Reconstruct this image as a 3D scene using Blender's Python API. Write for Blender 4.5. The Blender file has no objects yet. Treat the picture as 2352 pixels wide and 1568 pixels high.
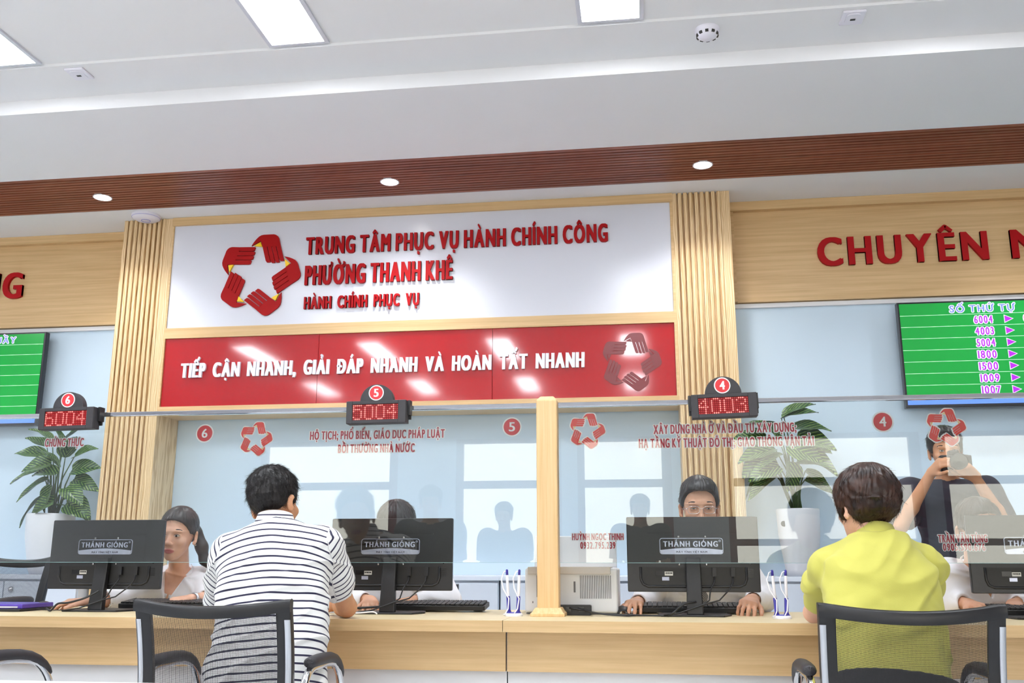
import bpy, bmesh, math, random
import numpy as np
from mathutils import Vector, Matrix

# ------------------------------------------------------------------ camera, world, exposure
SC = bpy.context.scene
COL = SC.collection
FOC = 2187.0                      # focal length in pixels of a 2352 px wide frame
PITCH, YAW, ROLL = math.radians(13.06), math.radians(7.89), math.radians(0.05)
CAM = Vector((0.0, 0.0, 1.01))
_f = Vector((-math.sin(YAW) * math.cos(PITCH), math.cos(YAW) * math.cos(PITCH), math.sin(PITCH)))
_r = Vector((math.cos(YAW), math.sin(YAW), 0.0))
_u = _r.cross(_f)
_r, _u = math.cos(ROLL) * _r + math.sin(ROLL) * _u, -math.sin(ROLL) * _r + math.cos(ROLL) * _u
cam_data = bpy.data.cameras.new('camera')
cam_data.sensor_width = 36.0
cam_data.lens = FOC / 2352.0 * 36.0
cam_data.clip_start = 0.05
cam = bpy.data.objects.new('camera', cam_data)
COL.objects.link(cam)
_m = Matrix((( _r.x, _u.x, -_f.x, CAM.x), (_r.y, _u.y, -_f.y, CAM.y), (_r.z, _u.z, -_f.z, CAM.z), (0, 0, 0, 1)))
cam.matrix_world = _m
SC.camera = cam

world = bpy.data.worlds.new('sky')
SC.world = world
world.use_nodes = True
_bg = world.node_tree.nodes['Background']
_bg.inputs['Color'].default_value = (1.0, 0.94, 0.84, 1)
_bg.inputs['Strength'].default_value = 4.0

SC.view_settings.view_transform = 'Standard'
SC.view_settings.look = 'None'
SC.view_settings.gamma = 1.0
SC.view_settings.use_curve_mapping = False
SC.view_settings.exposure = 0.82
SC.cycles.max_bounces = 10
SC.cycles.transparent_max_bounces = 16
SC.cycles.diffuse_bounces = 5
SC.cycles.glossy_bounces = 4
SC.cycles.caustics_reflective = False
SC.cycles.caustics_refractive = False
SC.cycles.sample_clamp_indirect = 6.0


def at(px, py, y):
    """World point at depth y that the photograph shows at (px, py)."""
    d = _f + _r * ((px - 1176.0) / FOC) - _u * ((py - 784.0) / FOC)
    return CAM + d * (y / d.y)


# ------------------------------------------------------------------ materials
def lin(c):
    o = []
    for v in c[:3]:
        v = v / 255.0
        o.append(v / 12.92 if v <= 0.04045 else ((v + 0.055) / 1.055) ** 2.4)
    return (o[0], o[1], o[2], 1.0)


MATS = {}


def new_mat(name):
    m = bpy.data.materials.new(name)
    m.use_nodes = True
    nt = m.node_tree
    b = nt.nodes['Principled BSDF']
    MATS[name] = m
    return m, nt, b


def P(name, rgb, rough=0.5, metal=0.0, vary=0.04, scale=9.0, bump=0.0, emit=None, estr=0.0, spec=None, coat=0.0, bscale=None):
    """Principled material with a faint procedural variation of its own colour."""
    m, nt, b = new_mat(name)
    N, L = nt.nodes, nt.links
    c = lin(rgb)
    b.inputs['Roughness'].default_value = rough
    b.inputs['Metallic'].default_value = metal
    if spec is not None:
        b.inputs['Specular IOR Level'].default_value = spec
    if coat:
        b.inputs['Coat Weight'].default_value = coat
        b.inputs['Coat Roughness'].default_value = 0.05
    tc = N.new('ShaderNodeTexCoord')
    nz = N.new('ShaderNodeTexNoise')
    nz.inputs['Scale'].default_value = scale
    nz.inputs['Detail'].default_value = 3
    L.new(tc.outputs['Object'], nz.inputs['Vector'])
    rp = N.new('ShaderNodeValToRGB')
    rp.color_ramp.elements[0].position = 0.3
    rp.color_ramp.elements[1].position = 0.7
    rp.color_ramp.elements[0].color = tuple(max(0, v * (1 - vary)) for v in c[:3]) + (1,)
    rp.color_ramp.elements[1].color = tuple(min(1, v * (1 + vary)) for v in c[:3]) + (1,)
    L.new(nz.outputs['Fac'], rp.inputs['Fac'])
    L.new(rp.outputs['Color'], b.inputs['Base Color'])
    if bump:
        bp = N.new('ShaderNodeBump')
        bp.inputs['Strength'].default_value = bump
        bp.inputs['Distance'].default_value = 0.01
        if bscale:
            n2 = N.new('ShaderNodeTexNoise')
            n2.inputs['Scale'].default_value = bscale
            n2.inputs['Detail'].default_value = 2
            L.new(tc.outputs['Object'], n2.inputs['Vector'])
            L.new(n2.outputs['Fac'], bp.inputs['Height'])
        else:
            L.new(nz.outputs['Fac'], bp.inputs['Height'])
        L.new(bp.outputs['Normal'], b.inputs['Normal'])
    if emit is not None:
        b.inputs['Emission Color'].default_value = lin(emit)
        b.inputs['Emission Strength'].default_value = estr
    return m


def wood(name, dark, light, stretch, rough=0.42, wave=0.0, wscale=30.0, bump=0.15):
    """Wood veneer: long noise streaks; stretch = scale per axis (small along the grain)."""
    m, nt, b = new_mat(name)
    N, L = nt.nodes, nt.links
    b.inputs['Roughness'].default_value = rough
    tc = N.new('ShaderNodeTexCoord')
    mp = N.new('ShaderNodeMapping')
    mp.inputs['Scale'].default_value = stretch
    L.new(tc.outputs['Object'], mp.inputs['Vector'])
    nz = N.new('ShaderNodeTexNoise')
    nz.inputs['Scale'].default_value = 1.0
    nz.inputs['Detail'].default_value = 6
    nz.inputs['Roughness'].default_value = 0.62
    L.new(mp.outputs['Vector'], nz.inputs['Vector'])
    fac = nz.outputs['Fac']
    if wave:
        wv = N.new('ShaderNodeTexWave')
        wv.bands_direction = 'X'
        wv.inputs['Scale'].default_value = wscale
        wv.inputs['Distortion'].default_value = 9.0
        wv.inputs['Detail'].default_value = 2.0
        m2 = N.new('ShaderNodeMapping')
        m2.inputs['Scale'].default_value = (1, 1, 0.12)
        L.new(tc.outputs['Object'], m2.inputs['Vector'])
        L.new(m2.outputs['Vector'], wv.inputs['Vector'])
        mx = N.new('ShaderNodeMix')
        mx.data_type = 'FLOAT'
        mx.inputs[0].default_value = wave
        L.new(nz.outputs['Fac'], mx.inputs[2])
        L.new(wv.outputs['Fac'], mx.inputs[3])
        fac = mx.outputs[0]
    rp = N.new('ShaderNodeValToRGB')
    rp.color_ramp.elements[0].position = 0.32
    rp.color_ramp.elements[1].position = 0.68
    rp.color_ramp.elements[0].color = lin(dark)
    rp.color_ramp.elements[1].color = lin(light)
    L.new(fac, rp.inputs['Fac'])
    L.new(rp.outputs['Color'], b.inputs['Base Color'])
    bp = N.new('ShaderNodeBump')
    bp.inputs['Strength'].default_value = bump
    bp.inputs['Distance'].default_value = 0.002
    L.new(fac, bp.inputs['Height'])
    L.new(bp.outputs['Normal'], b.inputs['Normal'])
    return m


def glow(name, rgb, strength, rough=0.4):
    m, nt, b = new_mat(name)
    b.inputs['Base Color'].default_value = lin(rgb)
    b.inputs['Roughness'].default_value = rough
    b.inputs['Emission Color'].default_value = lin(rgb)
    b.inputs['Emission Strength'].default_value = strength
    nz = nt.nodes.new('ShaderNodeTexNoise')
    nz.inputs['Scale'].default_value = 3.0
    ma = nt.nodes.new('ShaderNodeMath')
    ma.operation = 'MULTIPLY_ADD'
    ma.inputs[1].default_value = 0.1 * strength
    ma.inputs[2].default_value = 0.95 * strength
    nt.links.new(nz.outputs['Fac'], ma.inputs[0])
    nt.links.new(ma.outputs[0], b.inputs['Emission Strength'])
    return m


def glass_mat(name, tint=(0.97, 0.985, 0.98), ior=1.52):
    m = bpy.data.materials.new(name)
    m.use_nodes = True
    nt = m.node_tree
    N, L = nt.nodes, nt.links
    N.remove(N['Principled BSDF'])
    out = N['Material Output']
    tr = N.new('ShaderNodeBsdfTransparent')
    tr.inputs['Color'].default_value = tint + (1,)
    gl = N.new('ShaderNodeBsdfGlossy')
    gl.inputs['Roughness'].default_value = 0.0
    fr = N.new('ShaderNodeFresnel')
    fr.inputs['IOR'].default_value = ior
    mx = N.new('ShaderNodeMixShader')
    L.new(fr.outputs['Fac'], mx.inputs['Fac'])
    L.new(tr.outputs['BSDF'], mx.inputs[1])
    L.new(gl.outputs['BSDF'], mx.inputs[2])
    L.new(mx.outputs['Shader'], out.inputs['Surface'])
    MATS[name] = m
    return m


P('white_paint', (226, 226, 230), 0.7, vary=0.012, scale=2.0)
P('ceiling_paint', (232, 232, 234), 0.75, vary=0.01, scale=1.5)
P('blue_wall', (198, 217, 233), 0.45, vary=0.015, scale=1.5)
P('floor_tile', (216, 219, 222), 0.18, vary=0.03, scale=3.0)
wood('oak_h', (201, 166, 117), (220, 187, 138), (1.6, 60, 60))
wood('oak_top', (212, 192, 150), (226, 208, 170), (1.6, 60, 60))
wood('oak_v', (196, 160, 110), (224, 192, 146), (70, 70, 2.0))
wood('oak_slat', (202, 168, 120), (232, 205, 162), (70, 70, 2.0), wave=0.55, wscale=26.0, bump=0.3)
wood('ash_post', (214, 176, 122), (232, 198, 148), (90, 90, 2.2))
wood('red_slat', (108, 54, 40), (156, 90, 68), (1.2, 50, 50), rough=0.35)
P('white_board', (218, 221, 232), 0.2, spec=.3, vary=0.008, scale=1.0, bump=0.02, bscale=1.2)
P('red_board', (176, 12, 22), 0.08, vary=0.03, scale=1.5, bump=0.05, bscale=1.4, coat=0.6)
P('red_letter', (170, 6, 16), 0.5, vary=0.03, spec=.2)
P('emblem_red', (168, 6, 10), 0.5, vary=0.03, spec=.2)
P('emblem_yellow', (248, 205, 20), 0.4, vary=0.02)
P('emblem_dark', (120, 22, 30), 0.25, vary=0.03)
P('white_letter', (232, 234, 244), 0.2, vary=0.02)
P('sticker_red', (214, 40, 50), 0.4, vary=0.02)
P('sticker_orange', (238, 62, 50), 0.4, vary=0.04, scale=20)
P('sticker_white', (248, 246, 248), 0.5, vary=0.01)
P('sticker_yellow', (250, 215, 150), 0.5, vary=0.02)
P('text_red', (190, 36, 60), 0.5, vary=0.03)
P('chrome', (225, 226, 230), 0.08, metal=1.0, vary=0.01)
P('brushed', (205, 207, 212), 0.28, metal=1.0, vary=0.03)
P('black_plastic', (28, 28, 31), 0.42, vary=0.1, scale=60, bump=0.03)
P('black_gloss', (20, 20, 24), 0.2, vary=0.1)
P('dark_plastic', (48, 46, 50), 0.5, vary=0.08, scale=40)
P('monitor_back', (34, 34, 37), 0.38, vary=0.08, scale=40, bump=0.02)
P('monitor_inset', (27, 26, 26), 0.5, vary=0.08, scale=40)
P('port_grey', (120, 120, 124), 0.4, metal=0.6)
P('label_white', (226, 226, 222), 0.5, vary=0.03, scale=60)
P('label_silver', (196, 202, 226), 0.25, metal=0.3, vary=0.1, scale=30)
P('label_black', (16, 16, 20), 0.25)
P('led_dark', (120, 8, 12), 0.12, vary=0.1, coat=0.4)
glow('led_off', (190, 20, 24), 0.09)
glow('led_on', (255, 120, 112), 0.62)
glow('panel_light', (246, 250, 255), 15.0)
glow('downlight', (255, 252, 248), 16.0)
P('light_frame', (206, 208, 218), 0.4, vary=0.02)
glow('tv_green', (24, 150, 60), 0.22, rough=0.12)
glow('tv_blue', (90, 130, 225), 0.5, rough=0.12)
glow('tv_line', (190, 240, 210), 0.45)
glow('tv_purple', (150, 24, 190), 0.42)
glow('tv_pale', (205, 190, 235), 0.5)
glow('tv_header', (80, 110, 220), 0.45)
P('tv_frame', (22, 24, 34), 0.25, vary=0.05)
P('cabinet_white', (214, 222, 234), 0.3, vary=0.012)
P('lamin_white', (214, 213, 214), 0.35, vary=0.012)
P('pot_white', (218, 220, 226), 0.3, vary=0.01)
P('soil', (60, 46, 36), 0.9, vary=0.3, scale=60, bump=0.5)
P('stem_green', (66, 92, 52), 0.6, vary=0.15, scale=30)
P('pen_white', (240, 240, 246), 0.3, vary=0.01)
P('pen_blue', (52, 44, 150), 0.35, vary=0.05)
P('folder_purple', (84, 60, 168), 0.4, vary=0.08, scale=20)
P('printer_white', (226, 228, 232), 0.4, vary=0.012)
P('printer_grey', (202, 196, 190), 0.45, vary=0.012)
P('slot_dark', (110, 110, 114), 0.6)
P('frame_red', (130, 22, 36), 0.4, vary=0.05)
P('ap_white', (228, 226, 236), 0.35, vary=0.01)
P('ap_ring', (150, 150, 220), 0.35, vary=0.02)
P('table_white', (238, 240, 242), 0.3, vary=0.01)
P('detector_dark', (40, 40, 40), 0.5)
P('screw', (190, 190, 192), 0.25, metal=1.0)
P('seat_fabric', (26, 26, 30), 0.85, vary=0.2, scale=200, bump=0.2)
glass_mat('screen_glass')
P('glass_edge', (150, 190, 190), 0.15, vary=0.02)


def leaf_mat():
    m, nt, b = new_mat('leaf')
    N, L = nt.nodes, nt.links
    b.inputs['Roughness'].default_value = 0.35
    uv = N.new('ShaderNodeUVMap')
    sp = N.new('ShaderNodeSeparateXYZ')
    L.new(uv.outputs['UV'], sp.inputs[0])
    ab = N.new('ShaderNodeMath'); ab.operation = 'ABSOLUTE'
    L.new(sp.outputs['X'], ab.inputs[0])
    # veins: slanting bands from the midrib
    vn = N.new('ShaderNodeMath'); vn.operation = 'MULTIPLY_ADD'
    vn.inputs[1].default_value = -0.55
    L.new(ab.outputs[0], vn.inputs[0]); L.new(sp.outputs['Y'], vn.inputs[2])
    ml = N.new('ShaderNodeMath'); ml.operation = 'MULTIPLY'; ml.inputs[1].default_value = 44.0
    L.new(vn.outputs[0], ml.inputs[0])
    sn = N.new('ShaderNodeMath'); sn.operation = 'SINE'
    L.new(ml.outputs[0], sn.inputs[0])
    nz = N.new('ShaderNodeTexNoise'); nz.inputs['Scale'].default_value = 7.0; nz.inputs['Detail'].default_value = 3
    L.new(uv.outputs['UV'], nz.inputs['Vector'])
    mu = N.new('ShaderNodeMath'); mu.operation = 'MULTIPLY'
    L.new(sn.outputs[0], mu.inputs[0]); L.new(nz.outputs['Fac'], mu.inputs[1])
    rp = N.new('ShaderNodeValToRGB')
    rp.color_ramp.elements[0].position = 0.12; rp.color_ramp.elements[0].color = lin((24, 62, 32))
    rp.color_ramp.elements[1].position = 0.55; rp.color_ramp.elements[1].color = lin((150, 178, 88))
    e = rp.color_ramp.elements.new(0.3); e.color = lin((46, 96, 44))
    L.new(mu.outputs[0], rp.inputs['Fac'])
    L.new(rp.outputs['Color'], b.inputs['Base Color'])
    return m


leaf_mat()


def mesh_fabric():
    """Open knitted mesh: real holes between threads."""
    m, nt, b = new_mat('chair_mesh')
    N, L = nt.nodes, nt.links
    b.inputs['Base Color'].default_value = lin((30, 29, 32))
    b.inputs['Roughness'].default_value = 0.7
    uv = N.new('ShaderNodeUVMap')
    sp = N.new('ShaderNodeSeparateXYZ')
    L.new(uv.outputs['UV'], sp.inputs[0])
    s = []
    for sign in (1, -1):
        a = N.new('ShaderNodeMath'); a.operation = 'MULTIPLY_ADD'; a.inputs[1].default_value = sign * 0.75
        L.new(sp.outputs['X'], a.inputs[0]); L.new(sp.outputs['Y'], a.inputs[2])
        c = N.new('ShaderNodeMath'); c.operation = 'MULTIPLY'; c.inputs[1].default_value = 2 * math.pi / 0.0052
        L.new(a.outputs[0], c.inputs[0])
        d = N.new('ShaderNodeMath'); d.operation = 'SINE'
        L.new(c.outputs[0], d.inputs[0])
        s.append(d)
    mu = N.new('ShaderNodeMath'); mu.operation = 'MULTIPLY'
    L.new(s[0].outputs[0], mu.inputs[0]); L.new(s[1].outputs[0], mu.inputs[1])
    gt = N.new('ShaderNodeMath'); gt.operation = 'LESS_THAN'; gt.inputs[1].default_value = 0.06
    L.new(mu.outputs[0], gt.inputs[0])
    L.new(gt.outputs[0], b.inputs['Alpha'])
    return m


mesh_fabric()


# ------------------------------------------------------------------ mesh building
class MB:
    def __init__(s):
        s.v, s.f, s.mi, s.sm, s.uv = [], [], [], [], None

    def add(s, vs, fs, mi=0, smooth=False):
        o = len(s.v)
        s.v += [Vector(v) for v in vs]
        for f in fs:
            s.f.append(tuple(i + o for i in f)); s.mi.append(mi); s.sm.append(smooth)
        return s

    def box(s, lo, hi, mi=0, M=None):
        x0, y0, z0 = lo; x1, y1, z1 = hi
        vs = [(x0, y0, z0), (x1, y0, z0), (x1, y1, z0), (x0, y1, z0), (x0, y0, z1), (x1, y0, z1), (x1, y1, z1), (x0, y1, z1)]
        if M is not None:
            vs = [M @ Vector(v) for v in vs]
        return s.add(vs, [(0, 3, 2, 1), (4, 5, 6, 7), (0, 1, 5, 4), (1, 2, 6, 5), (2, 3, 7, 6), (3, 0, 4, 7)], mi)

    def rbox(s, lo, hi, r, mi=0, axis='y', n=5, M=None):
        """Box with corners rounded around one axis."""
        ax = 'xyz'.index(axis)
        i, j = [k for k in range(3) if k != ax]
        pts = []
        for (cx, cy, a0) in ((hi[i] - r, hi[j] - r, 0), (lo[i] + r, hi[j] - r, 90), (lo[i] + r, lo[j] + r, 180), (hi[i] - r, lo[j] + r, 270)):
            for k in range(n + 1):
                a = math.radians(a0 + 90 * k / n)
                pts.append((cx + r * math.cos(a), cy + r * math.sin(a)))
        m = len(pts); vs = []
        for w in (lo[ax], hi[ax]):
            for p in pts:
                v = [0, 0, 0]; v[i], v[j], v[ax] = p[0], p[1], w
                vs.append(M @ Vector(v) if M is not None else Vector(v))
        fs = [tuple(range(m))[::-1], tuple(range(m, 2 * m))] + [(k, (k + 1) % m, m + (k + 1) % m, m + k) for k in range(m)]
        if axis == 'y':
            fs = [f[::-1] for f in fs]
        return s.add(vs, fs, mi)

    def tube(s, path, r, n=10, mi=0, cap=True, closed=False, flat=None):
        """Tube along a path; r a number or a list; flat = (axis vector, factor) squashes the section."""
        p = [Vector(q) for q in path]
        k = len(p)
        rs = r if isinstance(r, (list, tuple)) else [r] * k
        vs = []
        up = None
        for i in range(k):
            if closed:
                t = p[(i + 1) % k] - p[i - 1]
            else:
                t = p[min(i + 1, k - 1)] - p[max(i - 1, 0)]
            t.normalize()
            if up is None:
                up = Vector((0, 0, 1)) if abs(t.z) < 0.9 else Vector((1, 0, 0))
            a = (up - t * up.dot(t)).normalized()
            up = a
            b = t.cross(a)
            for j in range(n):
                w = 2 * math.pi * j / n
                o = a * math.cos(w) * rs[i] + b * math.sin(w) * rs[i]
                if flat is not None:
                    fa = Vector(flat[0]).normalized()
                    o -= fa * o.dot(fa) * (1 - flat[1])
                vs.append(p[i] + o)
        fs = []
        for i in range(k if closed else k - 1):
            i2 = (i + 1) % k
            for j in range(n):
                fs.append((i * n + j, i * n + (j + 1) % n, i2 * n + (j + 1) % n, i2 * n + j))
        s.add(vs, fs, mi, True)
        if cap and not closed:
            o = len(s.v) - len(vs)
            s.f.append(tuple(o + j for j in range(n))[::-1]); s.mi.append(mi); s.sm.append(False)
            s.f.append(tuple(o + (k - 1) * n + j for j in range(n))); s.mi.append(mi); s.sm.append(False)
        return s

    def lathe(s, prof, c, n=32, mi=0, smooth=True, M=None, cap=True):
        """Profile [(radius, height)] turned about z through c."""
        vs, fs = [], []
        for (r, h) in prof:
            for j in range(n):
                a = 2 * math.pi * j / n
                v = Vector((r * math.cos(a), r * math.sin(a), h))
                if M is not None:
                    v = M @ v
                vs.append(v + Vector(c))
        for i in range(len(prof) - 1):
            for j in range(n):
                fs.append((i * n + j, i * n + (j + 1) % n, (i + 1) * n + (j + 1) % n, (i + 1) * n + j))
        o = len(s.v)
        s.add(vs, fs, mi, smooth)
        if cap:
            s.f.append(tuple(o + j for j in range(n))[::-1]); s.mi.append(mi); s.sm.append(False)
            q = o + (len(prof) - 1) * n
            s.f.append(tuple(q + j for j in range(n))); s.mi.append(mi); s.sm.append(False)
        return s

    def prism(s, pts, y0, y1, mi=0):
        """Outline in (x, z) given anticlockwise seen from the front (-y), from y0 (front) to y1."""
        m = len(pts)
        vs = [(p[0], y0, p[1]) for p in pts] + [(p[0], y1, p[1]) for p in pts]
        fs = [tuple(range(m)), tuple(range(2 * m - 1, m - 1, -1))] + [(k, m + k, m + (k + 1) % m, (k + 1) % m) for k in range(m)]
        return s.add(vs, fs, mi)

    def grid(s, rows, mi=0, smooth=True, uvs=None):
        """rows: list of equal-length lists of points."""
        n, m = len(rows), len(rows[0])
        o = len(s.v)
        s.add([p for r in rows for p in r], [(i * m + j, i * m + j + 1, (i + 1) * m + j + 1, (i + 1) * m + j) for i in range(n - 1) for j in range(m - 1)], mi, smooth)
        if uvs is not None:
            if s.uv is None:
                s.uv = {}
            k = 0
            for r in uvs:
                for q in r:
                    s.uv[o + k] = q; k += 1
        return s

    def build(s, name, mats, parent=None, bevel=0.0, bseg=2, solid=0.0, subsurf=0):
        me = bpy.data.meshes.new(name)
        base = Vector((0, 0, 0))
        q = parent
        while q is not None:
            base += q.location
            q = q.parent
        me.from_pydata([tuple(v - base) for v in s.v], [], s.f)
        me.update()
        for m in (mats if isinstance(mats, (list, tuple)) else [mats]):
            me.materials.append(MATS[m])
        me.polygons.foreach_set('material_index', s.mi)
        me.polygons.foreach_set('use_smooth', s.sm)
        if s.uv is not None:
            ul = me.uv_layers.new(name='UVMap')
            for lp in me.loops:
                ul.data[lp.index].uv = s.uv.get(lp.vertex_index, (0, 0))
        o = bpy.data.objects.new(name, me)
        COL.objects.link(o)
        if parent is not None:
            o.parent = parent
        if solid:
            md = o.modifiers.new('solid', 'SOLIDIFY'); md.thickness = solid; md.offset = 0
        if bevel:
            md = o.modifiers.new('bevel', 'BEVEL'); md.width = bevel; md.segments = bseg
            md.limit_method = 'ANGLE'; md.angle_limit = math.radians(40)
        if subsurf:
            md = o.modifiers.new('sub', 'SUBSURF'); md.levels = subsurf; md.render_levels = subsurf
        return o


def tag(o, label, cat, group=None):
    o['label'] = label
    o['category'] = cat
    if group:
        o['group'] = group
    return o


def thing(name, label, cat, loc, group=None):
    o = bpy.data.objects.new(name, None)
    o.empty_display_size = 0.1
    COL.objects.link(o)
    o.location = loc
    return tag(o, label, cat, group)


def struct(o):
    o['kind'] = 'structure'
    return o


def stand_at(o, loc):
    """Move a single-mesh thing's origin to loc, leaving it where it is."""
    loc = Vector(loc)
    o.data.transform(Matrix.Translation(-loc))
    o.location = loc
    return o


def copy_tree(o, parent=None):
    c = o.copy()
    COL.objects.link(c)
    if parent is not None:
        c.parent = parent
    for ch in [q for q in bpy.data.objects if q.parent == o]:
        copy_tree(ch, c)
    return c


# ------------------------------------------------------------------ lettering
_CAP = {}


def text_geo(s, bold=0.0, ext=0.0, shear=0.0):
    cu = bpy.data.curves.new('t', 'FONT')
    cu.body = s
    cu.size = 1.0
    cu.offset = bold
    cu.extrude = ext
    cu.shear = shear
    cu.space_character = 1.1
    cu.resolution_u = 5
    ob = bpy.data.objects.new('t', cu)
    COL.objects.link(ob)
    dg = bpy.context.evaluated_depsgraph_get()
    me = bpy.data.meshes.new_from_object(ob.evaluated_get(dg))
    vs = [v.co.copy() for v in me.vertices]
    fs = [tuple(p.vertices) for p in me.polygons]
    bpy.data.objects.remove(ob); bpy.data.curves.remove(cu); bpy.data.meshes.remove(me)
    return vs, fs


import unicodedata


def stroke(pts, w):
    """Flat band of width w along a polyline: outline quads in the (x, z) plane."""
    out = []
    for (x0, z0), (x1, z1) in zip(pts[:-1], pts[1:]):
        L = math.hypot(x1 - x0, z1 - z0) + 1e-9
        dx, dz = (x1 - x0) / L, (z1 - z0) / L
        e = w * .18
        x0_, z0_, x1_, z1_ = x0 - dx * e, z0 - dz * e, x1 + dx * e, z1 + dz * e
        nx, nz = -dz * w / 2, dx * w / 2
        out.append([(x0_ - nx, z0_ - nz), (x1_ - nx, z1_ - nz), (x1_ + nx, z1_ + nz), (x0_ + nx, z0_ + nz)])
    return out


def marks(base, comb, x0, x1):
    """Vietnamese marks of one letter (cap height 1): list of outlines."""
    cx = (x0 + x1) / 2
    out = []
    w = .105
    hat = False
    if '\u0302' in comb:
        out += stroke([(cx - .21, 1.09), (cx, 1.25), (cx + .21, 1.09)], w); hat = True
    if '\u0306' in comb:
        out += stroke([(cx - .2, 1.24), (cx - .1, 1.12), (cx + .1, 1.12), (cx + .2, 1.24)], w); hat = True
    if '\u031b' in comb:
        out += stroke([(x1 - .14, .93), (x1 + .03, .95), (x1 + .10, 1.03), (x1 + .09, 1.15)], w * 1.1)
    ox, oz = (.30, .13) if hat else (0, 0)
    if '\u0301' in comb:
        out += stroke([(cx + ox - .08, 1.11 + oz), (cx + ox + .10, 1.30 + oz)], w)
    if '\u0300' in comb:
        ox = -.30 if hat else 0
        out += stroke([(cx + ox - .10, 1.30 + oz), (cx + ox + .08, 1.11 + oz)], w)
    if '\u0309' in comb:
        out += stroke([(cx + ox - .09, 1.30 + oz), (cx + ox + .03, 1.35 + oz), (cx + ox + .09, 1.27 + oz), (cx + ox, 1.19 + oz), (cx + ox, 1.10 + oz)], w * .85)
    if '\u0303' in comb:
        zz = .22 if hat else 0
        out += stroke([(cx - .2, 1.12 + zz), (cx - .1, 1.21 + zz), (cx + .1, 1.13 + zz), (cx + .2, 1.22 + zz)], w)
    if '\u0323' in comb:
        out.append([(cx - .075, -.26), (cx + .075, -.26), (cx + .075, -.11), (cx - .075, -.11)])
    return out


_GLY = {}


def glyph(ch):
    """Tessellated letter scaled to cap height 1, left edge at x = 0."""
    if ch not in _GLY:
        if 'H' not in _CAP:
            v, _ = text_geo('H')
            _CAP['H'] = (min(q.y for q in v), max(q.y for q in v))
        lo, hi = _CAP['H']
        k = 1 / (hi - lo)
        vs, fs = text_geo(ch, 0.0, 0.5)
        ax = min(q.x for q in vs)
        vs = [Vector(((q.x - ax) * k, (q.y - lo) * k, q.z)) for q in vs]
        _GLY[ch] = (vs, fs, max(q.x for q in vs))
    return _GLY[ch]


def lettering(mb, s, x0, x1, zb, cap, y, depth, bold=0.06, mi=0, shear=0.0, grow=0.0, gap=.34):
    """Text on a plane facing -y: fills x0..x1, capitals from zb to zb+cap; front face at y, body behind it.
    bold thickens the strokes (share of the cap height), grow adds a border all round."""
    x = 0
    items, polys = [], []
    for ch in unicodedata.normalize('NFC', s):
        if ch == ' ':
            x += .46; continue
        d = unicodedata.normalize('NFD', ch)
        base, comb = d[0], d[1:]
        bar = base == '\u0110'
        if bar:
            base = 'D'
            x += .05
        vs, fs, w = glyph(base)
        items.append((x, vs, fs))
        for q in marks(base, comb, 0, w):
            polys.append([(p[0] + x, p[1]) for p in q])
        if bar:
            polys.append([(x - .10, .45), (x + w * .5, .45), (x + w * .5, .575), (x - .10, .575)])
        x += w + gap + (.10 if '\u031b' in comb else 0)
    x -= gap
    e = bold * cap
    sx = (x1 - x0 - 2 * e) / x
    sh = [(0, 0), (-e, 0), (e, 0), (-e * .5, e * .25), (e * .5, -e * .25), (-e, e * .25), (e, -e * .25), (-e, -e * .25), (e, e * .25)]
    if grow:
        g = grow * cap
        sh = [(dx + (e if dx > 0 else -e if dx < 0 else 0), dz) for dx, dz in [(g * math.cos(a), g * math.sin(a)) for a in [2 * math.pi * k / 10 + .01 for k in range(10)]]] + [(0, 0)]
    for i, (dx, dz) in enumerate(sh):
        yy = y + i * 2e-5
        for (xo, vs, fs) in items:
            mb.add([(x0 + e + (q.x + xo + shear * q.y) * sx + dx, yy + (0.5 - q.z) * depth, zb + q.y * cap + dz) for q in vs], fs, mi)
        for q in polys:
            if abs(dx) > e * .8 and not grow:
                continue
            mb.prism(ccw([(x0 + e + (p[0] + shear * p[1]) * sx + dx, zb + p[1] * cap + dz) for p in q]), yy, yy + depth, mi)
    return mb


HAND = [(-75, 255), (-42, 305), (-8, 338), (30, 350), (120, 350), (148, 336), (166, 308)]
THUMB = [(-55, 258), (2, 300), (12, 262)]


def emblem_polys(cx, cz, R, grow=0.0):
    """Five clasped hands round a star: [(outline, kind)] in (x, z)."""
    base = []
    # palm and thumb; z up
    palm = [(-75, 255), (5, 296), (24, 240), (182, 240), (170, 290), (163, 315), (152, 333), (137, 344), (118, 350), (30, 350), (8, 346), (-12, 336), (-30, 319), (-48, 298), (-62, 277)]
    base.append((palm, 0))
    for k in range(4):
        w = 39.5
        a0 = 24 + k * w + (3 if k else 0)
        a1 = 24 + (k + 1) * w - (3 if k < 3 else 0)
        dx = 0.28
        e = (104, 98, 100, 112)[k]
        L0 = 242
        q = [(a0, L0), (a0 + dx * (L0 - e - 14), e + 14), (a0 + dx * (L0 - e) + 6, e), (a1 + dx * (L0 - e) - 3, e), (a1 + dx * (L0 - e), e + 4), (a1, L0)]
        base.append((q, 0))
    base.append(([(-52, 254), (4, 286), (20, 244)], 1))
    out = []
    for i in range(5):
        a = -math.radians(72 * i)
        c, s_ = math.cos(a), math.sin(a)
        for q, kd in base:
            if grow:
                mx = sum(p[0] for p in q) / len(q); mz = sum(p[1] for p in q) / len(q)
                q = [(p[0] + grow * (p[0] - mx) / (math.hypot(p[0] - mx, p[1] - mz) + 1e-6), p[1] + grow * (p[1] - mz) / (math.hypot(p[0] - mx, p[1] - mz) + 1e-6)) for p in q]
            out.append(([(cx + R / 350.0 * (p[0] * c - p[1] * s_), cz + R / 350.0 * (p[0] * s_ + p[1] * c)) for p in q], kd))
    return out


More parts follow.
